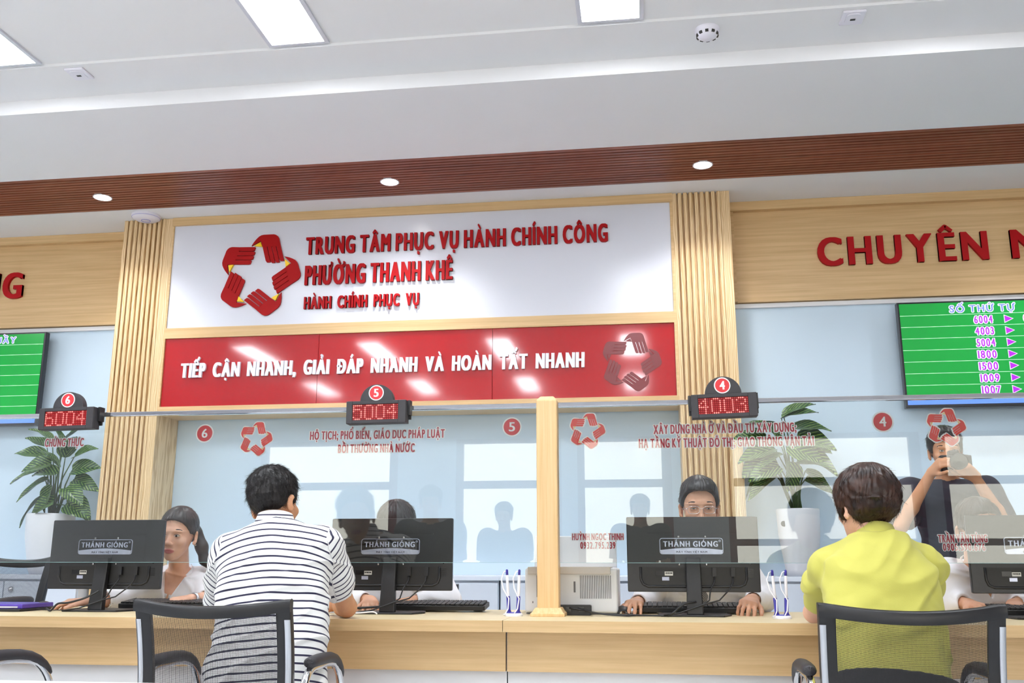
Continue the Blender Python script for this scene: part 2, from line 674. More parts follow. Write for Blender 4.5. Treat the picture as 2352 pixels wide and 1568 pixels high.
def ccw(q):
    a = sum(q[i - 1][0] * q[i][1] - q[i][0] * q[i - 1][1] for i in range(len(q)))
    return q if a > 0 else q[::-1]


def emblem(cx, cz, R, y, depth, red=0, yellow=1, back=None, mb=None):
    mb = mb or MB()
    if back is not None:
        for i, (q, k) in enumerate(emblem_polys(cx, cz, R, grow=26)):
            mb.prism(ccw(q), y + depth * (1.02 + 0.004 * i), y + depth * (1.5 + 0.004 * i), back)
    for q, k in emblem_polys(cx, cz, R):
        if k:
            mb.prism(ccw(q), y - depth * 0.04, y + depth, yellow)
        else:
            mb.prism(ccw(q), y, y + depth, red)
    return mb


def disc_pts(cx, cz, r, n=40):
    return [(cx + r * math.cos(2 * math.pi * k / n), cz + r * math.sin(2 * math.pi * k / n)) for k in range(n)]
# ------------------------------------------------------------------ the room
XL, XR, YF, YB = -8.2, 6.2, -7.0, 6.74
ZC, ZM, ZS = 3.65, 3.635, 3.55

# lamps of the room that carry their own light are built with their fixtures below

struct(MB().box((XL - .2, YF - .3, -.1), (XR + .2, YB + .2, 0)).build('floor', 'floor_tile'))
struct(MB().box((XL - .2, YF - .3, ZC), (XR + .2, 4.32, ZC + .12)).build('ceiling', 'ceiling_paint'))
struct(MB().box((XL - .2, 4.32, ZM), (XR + .2, 4.665, ZC + .12)).build('ceiling_margin', 'ceiling_paint')).name = 'trim_1'
m = MB().box((XL - .2, 4.665, ZS), (XR + .2, 5.582, ZC + .12))
m.box((XL - .2, 6.198, ZS), (XR + .2, YB + .2, ZC + .12))
m.box((XL - .2, 5.582, ZS + .035), (XR + .2, 6.198, ZC + .12))
struct(m.build('ceiling_soffit', 'ceiling_paint')).name = 'trim_2'
struct(MB().box((XL - .2, YB, 0), (XR + .2, YB + .2, ZC + .1)).build('wall_back', 'blue_wall'))
for nm, x0, x1 in (('wall_left', XL - .2, XL), ('wall_right', XR, XR + .2)):
    struct(MB().box((x0, YF - .3, 0), (x1, YB + .2, ZC + .1)).build(nm, 'white_paint'))

# front wall of tall windows, behind the photographer
openings = [(-6.3, -3.95), (-3.0, -1.3), (-1.05, 0.42), (1.25, 4.14), (4.40, 6.0)]
m = MB()
xs = [XL] + [v for o in openings for v in o] + [XR]
for k in range(0, len(xs), 2):
    m.box((xs[k], YF - .25, 0), (xs[k + 1], YF, 2.95))
m.box((XL, YF - .25, 2.95), (XR, YF, ZC + .1))
struct(m.build('wall_front', 'white_paint'))
for n, (a, b) in enumerate(openings):
    fr = MB()
    y0, y1 = YF - .15, YF - .05
    fr.box((a, y0, 0), (a + .11, y1, 2.95)).box((b - .15, y0, 0), (b, y1, 2.95))
    fr.box((a + .11, y0, 2.88), (b - .15, y1, 2.95)).box((a + .11, y0, 0), (b - .15, y1, .1))
    fr.box((a + .11, y0, 2.16), (b - .15, y1, 2.28))
    if n >= 3:
        fr.box((a + .11, y0, 1.26), (b - .15, y1, 1.36))
    w = struct(fr.build('window_%d' % (n + 1), 'frame_red'))
    MB().box((a + .05, YF - .105, .08), (b - .05, YF - .095, 2.9)).build('pane', 'screen_glass', w)
    pd = bpy.data.lights.new('daylight', 'AREA')
    pd.shape = 'RECTANGLE'; pd.size = b - a; pd.size_y = 2.85
    pd.cycles.is_portal = True
    po = bpy.data.objects.new('daylight', pd)
    COL.objects.link(po)
    po.location = ((a + b) / 2, YF - .2, 1.48)
    po.rotation_euler = (math.radians(90), 0, 0)     # faces into the room (+y)

# dark red slatted strip let into the soffit
m = MB()
yy = 5.584
n_s = 15
pitch = (6.196 - 5.584) / n_s
for k in range(n_s):
    m.box((XL - .1, yy + k * pitch, ZS - .004), (XR + .1, yy + k * pitch + pitch * .66, ZS + .02))
m.box((XL - .1, 5.584, ZS + .02), (XR + .1, 6.196, ZS + .034))
struct(m.build('soffit_slats', 'red_slat')).name = 'trim_3'

# ------------------------------------------------------------------ ceiling fittings
first = None
for iy, y1 in enumerate((4.28, 1.8, -.7, -3.2)):
    for k in range(-3, 3):
        x0 = -1.86 + 1.619 * k
        if iy > 0 and k in (-3, 2):
            continue
        if first is None:
            t = thing('ceiling_light', '', 'light', (0, 0, ZC))
            f = MB()
            f.box((-.022, -1.222, -.012), (0, .022, .004)).box((.283, -1.222, -.012), (.305, .022, .004))
            f.box((0, 0, -.012), (.283, .022, .004)).box((0, -1.222, -.012), (.283, -1.2, .004))
            for q in range(len(f.v)):
                f.v[q] += Vector((0, 0, ZC))
            f.build('frame', 'light_frame', t)
            d = MB().box((0, -1.2, -.006), (.283, 0, .003))
            for q in range(len(d.v)):
                d.v[q] += Vector((0, 0, ZC))
            d.build('diffuser', 'panel_light', t)
            first = t
        else:
            t = copy_tree(first)
        t.location = (x0, y1, ZC)
        lab = {(0, -1): 'white ceiling light panel cut by the frame edge above the red letter G',
               (0, 0): 'long white ceiling light panel above the star emblem of the white sign',
               (0, 1): 'white ceiling light panel closest to the round smoke detector'}.get((iy, k))
        tag(t, lab or 'recessed white ceiling light panel over the waiting area', 'light', 'ceiling light panels')

labs = ['round recessed downlight in the red slats nearest the round white access point',
        'round recessed downlight in the red slats above the middle of the white sign',
        'round recessed downlight in the red slats above the slatted column by the large red letters']
for k in range(-1, 4):
    x = -3.775 + 2.1065 * k
    t = thing('downlight', labs[k] if 0 <= k < 3 else 'round recessed downlight further along the red slatted strip', 'light', (x, 5.93, ZS), 'downlights in the red slats')
    MB().lathe([(.066, -.007), (.066, .012), (.058, .012), (.058, -.007)], (x, 5.93, ZS), 32, cap=False).lathe([(.058, -.0071), (.066, -.0071)], (x, 5.93, ZS), 32, cap=False).build('rim', 'light_frame', t)
    MB().lathe([(.001, -.005), (.058, -.005), (.058, .01), (.001, .01)], (x, 5.93, ZS), 32).build('lens', 'downlight', t)
    ld = bpy.data.lights.new('spot', 'SPOT')
    ld.energy = 38; ld.spot_size = math.radians(120); ld.spot_blend = 0.9; ld.shadow_soft_size = 0.05
    lo = bpy.data.objects.new('bulb', ld)
    COL.objects.link(lo); lo.parent = t; lo.location = (0, 0, -.03)

t = thing('smoke_detector', 'round white smoke detector with dark slots on the ceiling', 'smoke detector', (.381, 4.43, ZM))
MB().lathe([(.062, 0), (.062, -.012), (.056, -.02), (.05, -.036), (.036, -.046), (.001, -.05)], (.381, 4.43, ZM), 40, cap=False).build('housing', 'ap_white', t)
for k in range(10):
    a = 2 * math.pi * k / 10 + .2
    M = Matrix.Translation((.381, 4.43, ZM - .031)) @ Matrix.Rotation(a, 4, 'Z')
    MB().box((.046, -.008, -.007), (.0555, .008, .005), M=M).build('slot', 'detector_dark', t)
for x, lab in ((1.084, 'small square white motion sensor beyond the smoke detector'), (-3.019, 'small square white motion sensor with a dark dot near the cut light panel'), (-3.6, 'small square white motion sensor half cut by the frame edge')):
    t = thing('motion_sensor', lab, 'sensor', (x, 4.405, ZM))
    MB().box((x - .055, 4.345, ZM - .012), (x + .055, 4.465, ZM)).build('plate', 'ap_white', t, bevel=.004)
    MB().rbox((x - .035, 4.36, ZM - .017), (x + .035, 4.45, ZM - .01), .02, axis='z').build('cover', 'ap_white', t)
    MB().box((x - .012, 4.40, ZM - .0195), (x + .012, 4.412, ZM - .0168)).build('lens', 'detector_dark', t)
t = thing('access_point', 'round white wireless access point with a thin violet ring above the slatted column', 'access point', (-3.657, 6.327, ZS))
c = (-3.657, 6.327, ZS)
MB().lathe([(.105, 0), (.105, -.012), (.098, -.024), (.075, -.036), (.001, -.042)], c, 48, cap=False).build('housing', 'ap_white', t)
MB().lathe([(.1, -.0215), (.1012, -.0195)], c, 48, cap=False).lathe([(.03, -.0418), (.034, -.0412)], c, 40, cap=False).build('ring', 'ap_ring', t, solid=.002)

# ------------------------------------------------------------------ slatted columns
for x0, lab in ((-3.874, 'slatted pale wood wall column under the round access point'), (.25, 'slatted pale wood wall column between the white sign and the panel with large letters')):
    w = .395
    m = MB()
    m.box((x0, 6.44, 0), (x0 + w, YB - .005, ZS - .002))
    m.box((x0, 6.41, 0), (x0 + .028, 6.44, ZS - .002))
    m.box((x0 + w - .06, 6.41, 0), (x0 + w, 6.44, ZS - .002))
    nS = 8
    p = (w - .06 - .028) / nS
    for k in range(nS):
        a = x0 + .028 + k * p + p * .28
        m.rbox((a, 6.405, 0), (a + p * .72, 6.445, ZS - .002), .009, axis='z', n=3)
    o = tag(m.build('slatted_column', 'oak_slat'), lab, 'wall column')
    stand_at(o, (x0 + w / 2, 6.55, 0))

# ------------------------------------------------------------------ main sign between the columns
SX0, SX1 = -3.479, .25
t = thing('main_sign', 'tall wooden framed wall sign with white upper board bearing red title', 'sign', ((SX0 + SX1) / 2, 6.55, 2.05))
m = MB()
m.box((SX0, 6.40, 3.486), (SX1, 6.72, ZS - .001)).box((SX0, 6.41, 2.612), (SX1, 6.72, 2.69))
m.box((SX0, 6.41, 2.05), (SX1, 6.72, 2.105))
m.box((SX0, 6.41, 2.105), (SX0 + .012, 6.72, 2.612)).box((SX1 - .018, 6.41, 2.105), (SX1, 6.72, 2.612))
m.box((SX0, 6.41, 2.69), (SX0 + .012, 6.72, 3.486)).box((SX1 - .018, 6.41, 2.69), (SX1, 6.72, 3.486))
m.build('frame', 'oak_h', t)
MB().box((SX0 + .012, 6.42, 2.69), (SX1 - .018, 6.70, 3.486)).build('white_board', 'white_board', t)
yT = 6.398
for nm, s, x0, x1, zb, cap in (('title_lettering', 'TRUNG TÂM PHỤC VỤ HÀNH CHÍNH CÔNG', -2.42, -.205, 3.214, .128),
                               ('district_lettering', 'PHƯỜNG THANH KHÊ', -2.417, -1.316, 2.981, .142),
                               ('motto_lettering', 'HÀNH  CHÍNH  PHỤC  VỤ', -2.413, -1.557, 2.799, .088)):
    MB_ = lettering(MB(), s, x0, x1, zb, cap, yT, .02, bold=.05)
    MB_.build(nm, 'red_letter', t)
emblem(-2.776, 3.075, .307, yT + .004, .014).build('emblem', ['emblem_red', 'emblem_yellow'], t)

t = thing('slogan_banner', 'glossy red banner with white slogan letters below the white sign board', 'banner', ((SX0 + SX1) / 2, 6.42, 2.106))
for a, b in ((SX0 + .013, -2.295), (-2.292, -1.03), (-1.027, SX1 - .019)):
    MB().box((a, 6.425, 2.106), (b, 6.60, 2.611)).build('panel', 'red_board', t)
lettering(MB(), 'TIẾP  CẬN  NHANH,  GIẢI  ĐÁP  NHANH  VÀ  HOÀN  TẤT  NHANH', -3.325, -.386, 2.316, .103, 6.405, .018, bold=.065, shear=.04).build('slogan_lettering', 'white_letter', t)
emblem(-.072, 2.348, .2, 6.419, .005).build('emblem', ['emblem_dark', 'emblem_dark'], t)

# ------------------------------------------------------------------ wooden sign panels beside the columns
for (a, b, lab, s, x0, x1, word) in ((XL, -3.875, 'pale wood wall panel ending in a large red letter G', 'NHANH CHÓNG', -6.95, -4.852, 1),
                               (.646, XR, 'pale wood wall panel with large red letters reading CHUYÊN', 'CHUYÊN NGHIỆP', 1.262, 4.02, 2)):
    t = thing('wood_sign_panel', lab, 'sign panel', ((a + b) / 2, 6.68, 2.81))
    m = MB().box((a + .001, 6.64, 3.484), (b - .001, 6.735, ZS - .001))
    m.box((a + .001 if word == 1 else b - .04, 6.66, 2.81), ((a + .04) if word == 1 else b - .001, 6.735, 3.484))
    m.box((b - .03 if word == 1 else a + .001, 6.66, 2.81), (b - .001 if word == 1 else a + .045, 6.735, 3.484))
    m.build('frame', 'oak_h', t)
    MB().box((a + .04, 6.69, 2.81), (b - .03, 6.735, 3.484)).build('panel', 'oak_h', t)
    if word == 1:
        lettering(MB(), 'NHANH CHÓNG', x0, x1, 3.052, .203, 6.665, .024, bold=.055).build('lettering', 'red_letter', t)
    else:
        lettering(MB(), 'CHUYÊN', 1.262, 2.405, 3.055, .2, 6.665, .024, bold=.05).build('lettering', 'red_letter', t)
        mb = lettering(MB(), 'NGHIỆP', 2.555, 3.75, 3.055, .2, 6.665, .024, bold=.05)
        mb.build('lettering', 'red_letter', t)
    tr = struct(MB().box((a, 6.715, 2.775), (b, 6.74, 2.805)).build('cable_trunking', 'white_paint'))
    tr.name = 'trim_%d' % (3 + word)

# ------------------------------------------------------------------ queue screens
def tv(x0, x1, lab, header, rows, hx, side):
    z0, z1, y = 2.015, 2.745, 6.60
    t = thing('queue_screen', lab, 'screen', ((x0 + x1) / 2, 6.66, z0))
    MB().box((x0, y, z0), (x1, y + .05, z1)).box((x0 + .15, y + .05, z0 + .1), (x1 - .15, 6.735, z1 - .1)).build('housing', 'tv_frame', t, bevel=.004)
    a, b, c, d = x0 + .014, x1 - .014, z0 + .022, z1 - .012
    zt = z0 + .085
    ys = y - .002
    MB().box((a, ys, zt), (b, y + .004, d)).build('screen', 'tv_green', t)
    MB().box((a, ys, c), (b, y + .004, zt - .001)).build('ticker', 'tv_blue', t)
    rh = .0802
    z = d - .083
    m = MB()
    zz = z
    while zz > zt:
        m.box((a, ys - .0008, zz - .0022), (b, ys + .001, zz)); zz -= rh
    m.build('row_line', 'tv_line', t)
    lettering(lettering(MB(), header[0], header[1], header[2], z + .014, .046, ys - .0015, .002, bold=.02, mi=0, grow=.12),
              header[0], header[1], header[2], z + .014, .046, ys - .0022, .001, bold=.02, mi=1).build('header_lettering', ['tv_pale', 'tv_header'], t)
    if rows:
        mb = MB()
        for k, r in enumerate(rows):
            zb = z - rh * (k + 1) + .014
            for (s, xa, xb) in ((r, hx[0] - .0, hx[1]), ('0' + str(k + 1) if k < 3 else '03', hx[3], hx[3] + .055)):
                lettering(mb, s, xa, xb, zb, .05, ys - .0015, .001, bold=.04, mi=0, grow=.12)
                lettering(mb, s, xa, xb, zb, .05, ys - .0025, .001, bold=.03, mi=1)
            zc = zb + .025
            mb.prism([(hx[2] - .004, zc - .029), (hx[2] + .056, zc), (hx[2] - .004, zc + .029)], ys - .0015, ys, 0)
            mb.prism([(hx[2], zc - .022), (hx[2] + .048, zc), (hx[2], zc + .022)], ys - .0025, ys, 1)
        mb.build('number_lettering', ['tv_pale', 'tv_purple'], t)
    return t


tv(1.745, 2.99, 'wall screen with green rows of purple queue numbers 6004 to 1007', ('SỐ THỨ TỰ   QUẦY', 2.085, 2.80), ['6004', '4003', '5004', '1800', '1500', '1009', '1007'], (2.235, 2.352, 2.43, 2.55), 1)
tv(-5.80, -4.552, 'wall screen with plain green rows cut by the frame edge', ('SỐ THỨ TỰ   QUẦY', -5.55, -4.80), None, None, -1)
# ------------------------------------------------------------------ service counter
CT = .797                                            # height of the worktop
YG = 4.035                                           # plane of the glass screen
cuts = [(-5.4, -2.14, 'long'), (-2.137, -.549, 'mid'), (-.546, 2.6, 'end')]
for a, b, nm in ((-5.6, -.549, 'pale wood service counter run with windows 5 and 6'), (-.546, 4.4, 'pale wood service counter run with window 4')):
    t = thing('service_counter', nm, 'counter', ((a + b) / 2, 4.1, 0))
    MB().box((a, 3.70, CT - .04), (b, 4.52, CT)).box((a, 3.70, CT - .042), (b, 3.74, CT - .04)).build('worktop', 'oak_top', t)
    MB().box((a, 3.699, CT - .0425), (b, 3.701, CT - .0015)).build('edge_band', 'oak_h', t)
    xs = [a] + ([-2.04] if a < -2 else [1.0]) + [b]
    for k in range(len(xs) - 1):
        MB().box((xs[k] + .0015, 3.80, .603), (xs[k + 1] - .0015, 3.825, CT - .0425)).build('front_panel', 'oak_h', t)
        MB().box((xs[k] + .001, 3.83, .0), (xs[k + 1] - .001, 3.86, .603)).build('base_panel', 'lamin_white', t)
    for x in ([a + .05, -2.0, b - .06] if a < -2 else [a + .06, 1.1, b - .06]):
        MB().box((x - .02, 3.862, 0), (x + .02, 4.45, CT - .043)).build('support', 'lamin_white', t)

# wooden post
px = -.405
t = thing('wooden_post', 'square pale ash post with chamfered top standing on the counter', 'post', (px, YG, CT))
m = MB()
w, h = .044, 1.703 - CT
ch = [(w, .03), (w, h - .018), (w - .016, h)]
vs = []
for (r, z) in ch:
    vs += [(px - r, YG - r, CT + z), (px + r, YG - r, CT + z), (px + r, YG + r, CT + z), (px - r, YG + r, CT + z)]
fs = [(0, 3, 2, 1), (8, 9, 10, 11)]
for i in range(2):
    for j in range(4):
        fs.append((i * 4 + j, i * 4 + (j + 1) % 4, i * 4 + 4 + (j + 1) % 4, i * 4 + 4 + j))
m.add(vs, fs)
m.build('shaft', 'ash_post', t, bevel=.004)
m = MB()
vs = []
for (r, z) in ((.07, 0), (.07, .012), (.064, .016), (.052, .034)):
    vs += [(px - r, YG - r, CT + z), (px + r, YG - r, CT + z), (px + r, YG + r, CT + z), (px - r, YG + r, CT + z)]
fs = [(0, 3, 2, 1), (12, 13, 14, 15)]
for i in range(3):
    for j in range(4):
        fs.append((i * 4 + j, i * 4 + (j + 1) % 4, i * 4 + 4 + (j + 1) % 4, i * 4 + 4 + j))
m.add(vs, fs)
m.build('plinth', 'ash_post', t, bevel=.002)

# glass screens with printed stickers
def outlined(mb, s, x0, x1, zb, cap, grow=.11, bold=.04):
    lettering(mb, s, x0, x1, zb, cap, YG + .0067, .0006, bold=bold, mi=0, grow=grow)
    lettering(mb, s, x0, x1, zb, cap, YG + .006, .0006, bold=bold, mi=1)


def num_disc(mb, x, z, r, s):
    mb.prism(disc_pts(x, z, r), YG + .0066, YG + .0076, 0)
    mb.prism(disc_pts(x, z, r * .86), YG + .006, YG + .0066, 1)
    lettering(mb, s, x - r * .32, x + r * .32, z - r * .45, r * .92, YG + .0053, .0007, bold=.03, mi=0)


for a, b, lab, texts, discs, stars in (
        (-5.2, -.452, 'clear glass counter screen with rail carrying signs 5 and 6',
         [('HỘ TỊCH; PHỔ BIẾN, GIÁO DỤC PHÁP LUẬT', -1.463, -.855, 1.538, .036), ('BỒI THƯỜNG NHÀ NƯỚC', -1.332, -.987, 1.478, .036), ('CHỨNG THỰC', -2.731, -2.54, 1.527, .036)],
         [(-1.957, 1.575, .042, '6'), (-.56, 1.579, .042, '5')], [(-1.715, 1.547)]),
        (-.358, 4.2, 'clear glass counter screen with rail carrying sign 4',
         [('XÂY DỰNG NHÀ Ở VÀ ĐẦU TƯ XÂY DỰNG;', .043, .627, 1.538, .037), ('HẠ TẦNG KỸ THUẬT ĐÔ THỊ; GIAO THÔNG VẬN TẢI', -.02, .694, 1.480, .037),
          ('HUỲNH NGỌC THỊNH', -.307, -.094, 1.101, .0265), ('0932.795.239', -.273, -.128, 1.066, .0265), ('TRẦN VĂN TÙNG', 1.143, 1.327, 1.089, .029), ('0905.590.676', 1.158, 1.316, 1.057, .027)],
         [(.972, 1.572, .043, '4')], [(-.238, 1.556), (1.214, 1.546)])):
    t = thing('glass_screen', lab, 'glass screen', ((a + b) / 2, YG, 1.01))
    MB().box((a, YG - .004, 1.010), (b, YG + .004, 1.66)).build('pane', 'screen_glass', t)
    MB().box((a, YG - .004, 1.0085), (b, YG + .004, 1.0098)).build('polished_edge', 'glass_edge', t)
    MB().rbox((a, YG - .012, 1.658), (b, YG + .012, 1.678), .003, axis='x', n=2).build('rail', 'chrome', t)
    for q in texts:
        mb = MB()
        outlined(mb, *q)
        mb.build('lettering', ['sticker_white', 'text_red'], t)
    for (x, z, r, s) in discs:
        mb = MB(); num_disc(mb, x, z, r, s)
        mb.build('number_sticker', ['sticker_white', 'sticker_red'], t)
    for (x, z) in stars:
        emblem(x, z, .074, YG + .006, .0012, back=2).build('emblem_sticker', ['sticker_orange', 'sticker_yellow', 'sticker_white'], t)

# LED number signs on the rail
FONT5 = {'0': ['01110', '10001', '10001', '10001', '10001', '10001', '10001', '01110'], '4': ['00010', '00110', '01010', '10010', '11111', '00010', '00010', '00010'],
         '5': ['11111', '10000', '11110', '10001', '00001', '00001', '10001', '01110'], '6': ['01110', '10000', '10000', '11110', '10001', '10001', '10001', '01110'],
         '3': ['01110', '10001', '00001', '00110', '00001', '00001', '10001', '01110']}
for (x, z, s, num, tilt, lab) in ((-2.583, 1.643, '6004', '6', -.8, 'black number display sign above the potted plant beside the wall screen'),
                            (-1.141, 1.643, '5004', '5', -.6, 'black number display sign in front of the red slogan banner'),
                            (.333, 1.640, '4003', '4', -1.4, 'black number display sign in front of the slatted column above the clerk with eyeglasses')):
    t = thing('number_sign', lab, 'display sign', (0, 0, 0))
    yf = -.035
    m = MB()
    m.box((-.132, -.027, -.049), (.132, .022, .049))
    for q in ((-.132, -.105, -.049, .049), (.098, .132, -.049, .049)):
        m.box((q[0], yf, q[2]), (q[1], -.027, q[3]))
    m.box((-.105, yf, -.049), (.098, -.027, -.034)).box((-.105, yf, .034), (.098, -.027, .049))
    m.build('housing', 'dark_plastic', t, bevel=.0015)
    dome = [(.074 * math.cos(a), .049 + .073 * math.sin(a)) for a in [math.pi * k / 28 for k in range(29)]]
    MB().prism(dome, -.026, .008).build('dome', 'dark_plastic', t, bevel=.002)
    mb = MB()
    mb.prism(disc_pts(-.002, .084, .0335), -.0275, -.0262, 0)
    mb.prism(disc_pts(-.002, .084, .029), -.0283, -.0275, 1)
    lettering(mb, num, -.013, .009, .067, .034, -.0292, .001, bold=.05, mi=0)
    mb.build('number_disc', ['sticker_white', 'sticker_red'], t)
    MB().box((-.105, -.029, -.034), (.098, -.0268, .034)).build('display', 'led_dark', t)
    mb = MB()
    for i in range(24):
        for j in range(8):
            ch = s[i // 6]
            on = i % 6 < 5 and FONT5[ch][7 - j][i % 6] == '1'
            cx, cz = -.1005 + i * .00845, -.0295 + j * .0084
            r = .0031 if on else .0024
            mb.prism(disc_pts(cx, cz, r, 8), -.0302, -.029, 0 if on else 1)
    mb.build('light_dots', ['led_on', 'led_off'], t)
    m = MB()
    for xx in (-.142, .132):
        m.box((xx, .0, -.012), (xx + .01, .04, .052))
    m.box((-.142, .022, -.03), (.142, .03, .052)).build('clamp', 'black_plastic', t)
    t.location = (x, YG - .048, z)
    t.rotation_euler = (0, math.radians(tilt), 0)

# ------------------------------------------------------------------ monitors
def monitor(first=[None]):
    if first[0] is not None:
        return copy_tree(first[0])
    t = thing('monitor', '', 'monitor', (0, 0, 0))
    # origin: centre of the base on the worktop, screen facing +y
    zb, zt = .095, .400
    m = MB().rbox((-.27, 0, zb), (.27, .022, zt), .006, axis='y', n=3)
    m.build('back_cover', 'monitor_back', t, bevel=.003)
    MB().box((-.266, .021, zb + .01), (.266, .026, zt - .004)).build('display', 'black_gloss', t)
    m = MB()
    a, b, c, d = -.215, .215, zb + .022, zb + .10
    # recessed port tray: a rim with rounded lower corners around a darker field
    rim = [(a, d), (a, c + .03), (a + .008, c + .01), (a + .028, c), (b - .028, c), (b - .008, c + .01), (b, c + .03), (b, d)]
    m.tube([(x, -.001, z) for x, z in rim], .0055, 8)
    m.build('tray_rim', 'monitor_back', t)
    MB().prism(ccw([(x, z) for x, z in rim]), -.0015, .003).build('port_tray', 'monitor_inset', t)
    m = MB().rbox((-.185, -.0022, .330), (.185, .003, .337), .003, axis='y', n=3)
    for k in range(46):
        m.box((-.18 + k * .0079, -.003, .3305), (-.178 + k * .0079, .001, .3365))
    m.build('vent_slot', 'black_plastic', t)
    m = MB()
    for x in (-.055, .055):
        for z in (.205, .318):
            m.lathe([(.0045, 0), (.0045, .004), (.001, .004)], (x, 0, z), 12, M=Matrix.Rotation(math.radians(90), 4, 'X'))
    m.build('screw', 'screw', t)
    m = MB()
    for k in range(6):
        for j in range(8):
            m.prism(disc_pts(.222 + k * .004, zb + .060 + j * .0045, .0012, 6), -.001, .002)
    m.prism(disc_pts(.232, zb + .115, .0035, 10), -.001, .002)
    m.build('speaker_holes', 'black_gloss', t)
    m = MB().box((-.155, -.0025, zb + .066), (-.118, .002, zb + .085), 0).box((-.117, -.0026, zb + .066), (-.083, .002, zb + .082), 1)
    for k in range(9):
        m.box((-.115 + k * .0034, -.003, zb + .072), (-.1132 + k * .0034 + .001 * (k % 2), .001, zb + .079), 0)
    m.box((-.128, -.0026, zb + .046), (-.099, .002, zb + .060), 2)
    m.build('rating_label', ['label_black', 'label_white', 'label_silver'], t)
    # brand plate
    m = MB()
    def rr(x0, x1, z0, z1, r, y0, y1, mi):
        m.rbox((x0, y0, z0), (x1, y1, z1), r, mi, 'y', 5)
    rr(-.134, .126, .247, .313, .011, -.0032, .003, 1)
    rr(-.1315, .1235, .2495, .3105, .009, -.0038, .003, 0)
    arc = [(-.1315 + .255 * k / 20, .264 + .009 * math.sin(math.pi * k / 20)) for k in range(21)]
    m.prism(ccw([(-.129, .2515), (-.122, .2495), (.114, .2495), (.121, .2515)] + arc[::-1]), -.0044, .003, 1)
    lettering(m, 'THÁNH GIÓNG', -.119, .105, .278, .0215, -.005, .001, bold=.05, mi=1)
    lettering(m, 'MÁY TÍNH VIỆT NAM', -.066, .060, .2525, .0075, -.0052, .001, bold=.03, mi=0)
    m.prism(disc_pts(.113, .301, .0048, 16), -.0048, .002, 1)
    m.prism(disc_pts(.113, .301, .0034, 16), -.0051, .002, 0)
    lettering(m, 'R', .1115, .1147, .2992, .0038, -.0054, .0005, bold=.01, mi=1)
    m.build('brand_plate', ['label_black', 'label_silver'], t)
    # stand
    m = MB()
    vs = []
    for z, w, y0, y1 in ((.006, .034, -.052, -.018), (.10, .031, -.042, -.012), (.235, .031, -.024, -.002)):
        vs += [(-w, y0, z), (w, y0, z), (w, y1, z), (-w, y1, z)]
    fs = [(0, 3, 2, 1), (8, 9, 10, 11)]
    for i in range(2):
        for j in range(4):
            fs.append((i * 4 + j, i * 4 + (j + 1) % 4, i * 4 + 4 + (j + 1) % 4, i * 4 + 4 + j))
    m.add(vs, fs).build('stand', 'black_plastic', t, bevel=.005)
    MB().box((-.034, -.004, .232), (.034, .002, .246)).build('hinge_cap', 'dark_plastic', t)
    pts = [(-.14, -.075), (.115, -.075), (.15, .02), (.13, .125), (-.13, .125), (-.15, .02)]
    m = MB()
    m.add([(x, y, z) for z in (0.0, .008) for x, y in pts], [tuple(range(5, -1, -1)), tuple(range(6, 12))] + [(k, (k + 1) % 6, 6 + (k + 1) % 6, 6 + k) for k in range(6)])
    m.build('base', 'black_plastic', t, bevel=.003)
    for xs, ys, xe, ze in ((.085, -.012, .03, .02), (.16, -.012, .035, .028)):
        m = MB()
        m.box((xs - .008, -.016, zb + .062), (xs + .008, .0, zb + .098))
        m.tube([(xs, ys, zb + .065), (xs - .002, ys - .006, zb + .04), (xs - .02, -.03, zb + .01), ((xs + xe) / 2, -.055, zb - .03), (xe + .005, -.06, .05), (-.06, -.07, .016), (-.13, -.08, .006)], .003, 8)
        m.build('cable', 'black_plastic', t)
    first[0] = t
    return t


MONX = [(-2.423, 'black monitor seen from behind next to the woman clerk'), (-1.098, 'black monitor seen from behind beside the striped shirt man'),
        (.187, 'black monitor seen from behind hiding the clerk with eyeglasses'), (1.545, 'black monitor seen from behind cut by the frame edge')]
for x, lab in MONX:
    t = monitor()
    t.location = (x, 4.115, CT)
    tag(t, lab, 'monitor', 'monitors on the counter')

# ------------------------------------------------------------------ keyboards and mice
def keyboard(first=[None]):
    if first[0] is not None:
        return copy_tree(first[0])
    t = thing('keyboard', '', 'keyboard', (0, 0, 0))
    M = Matrix.Rotation(math.radians(-6), 4, 'X') @ Matrix.Translation((0, 0, .006))
    MB().rbox((-.22, -.068, .008), (.22, .068, .028), .008, 0, 'z', 4, M).build('case', 'black_plastic', t, bevel=.002)
    m = MB()
    for r in range(6):
        n = 20
        for k in range(n):
            x0 = -.212 + k * .0212
            m.box((x0 + .001, -.058 + r * .0198, .028), (x0 + .0195, -.0405 + r * .0198, .036), M=M)
    m.build('keys', 'black_plastic', t, bevel=.0015, bseg=1)
    m = MB()
    for x in (-.17, .17):
        m.box((x - .02, -.064, 0), (x + .02, -.05, .012))
    m.build('foot', 'black_plastic', t)
    first[0] = t
    return t


KB = [(-2.2, 4.32, 'black keyboard behind the monitor of the woman clerk'), (-.93, 4.33, 'black keyboard under the hand beside the sticker monitor next to the striped shirt man'),
      (.185, 4.31, 'black keyboard between the hands of the clerk with eyeglasses'), (1.6, 4.30, 'black keyboard behind the mesh chair at the frame edge')]
for x, y, lab in KB:
    t = keyboard()
    t.location = (x, y, CT)
    t.rotation_euler = (0, 0, math.pi)
    tag(t, lab, 'keyboard', 'keyboards on the counter')


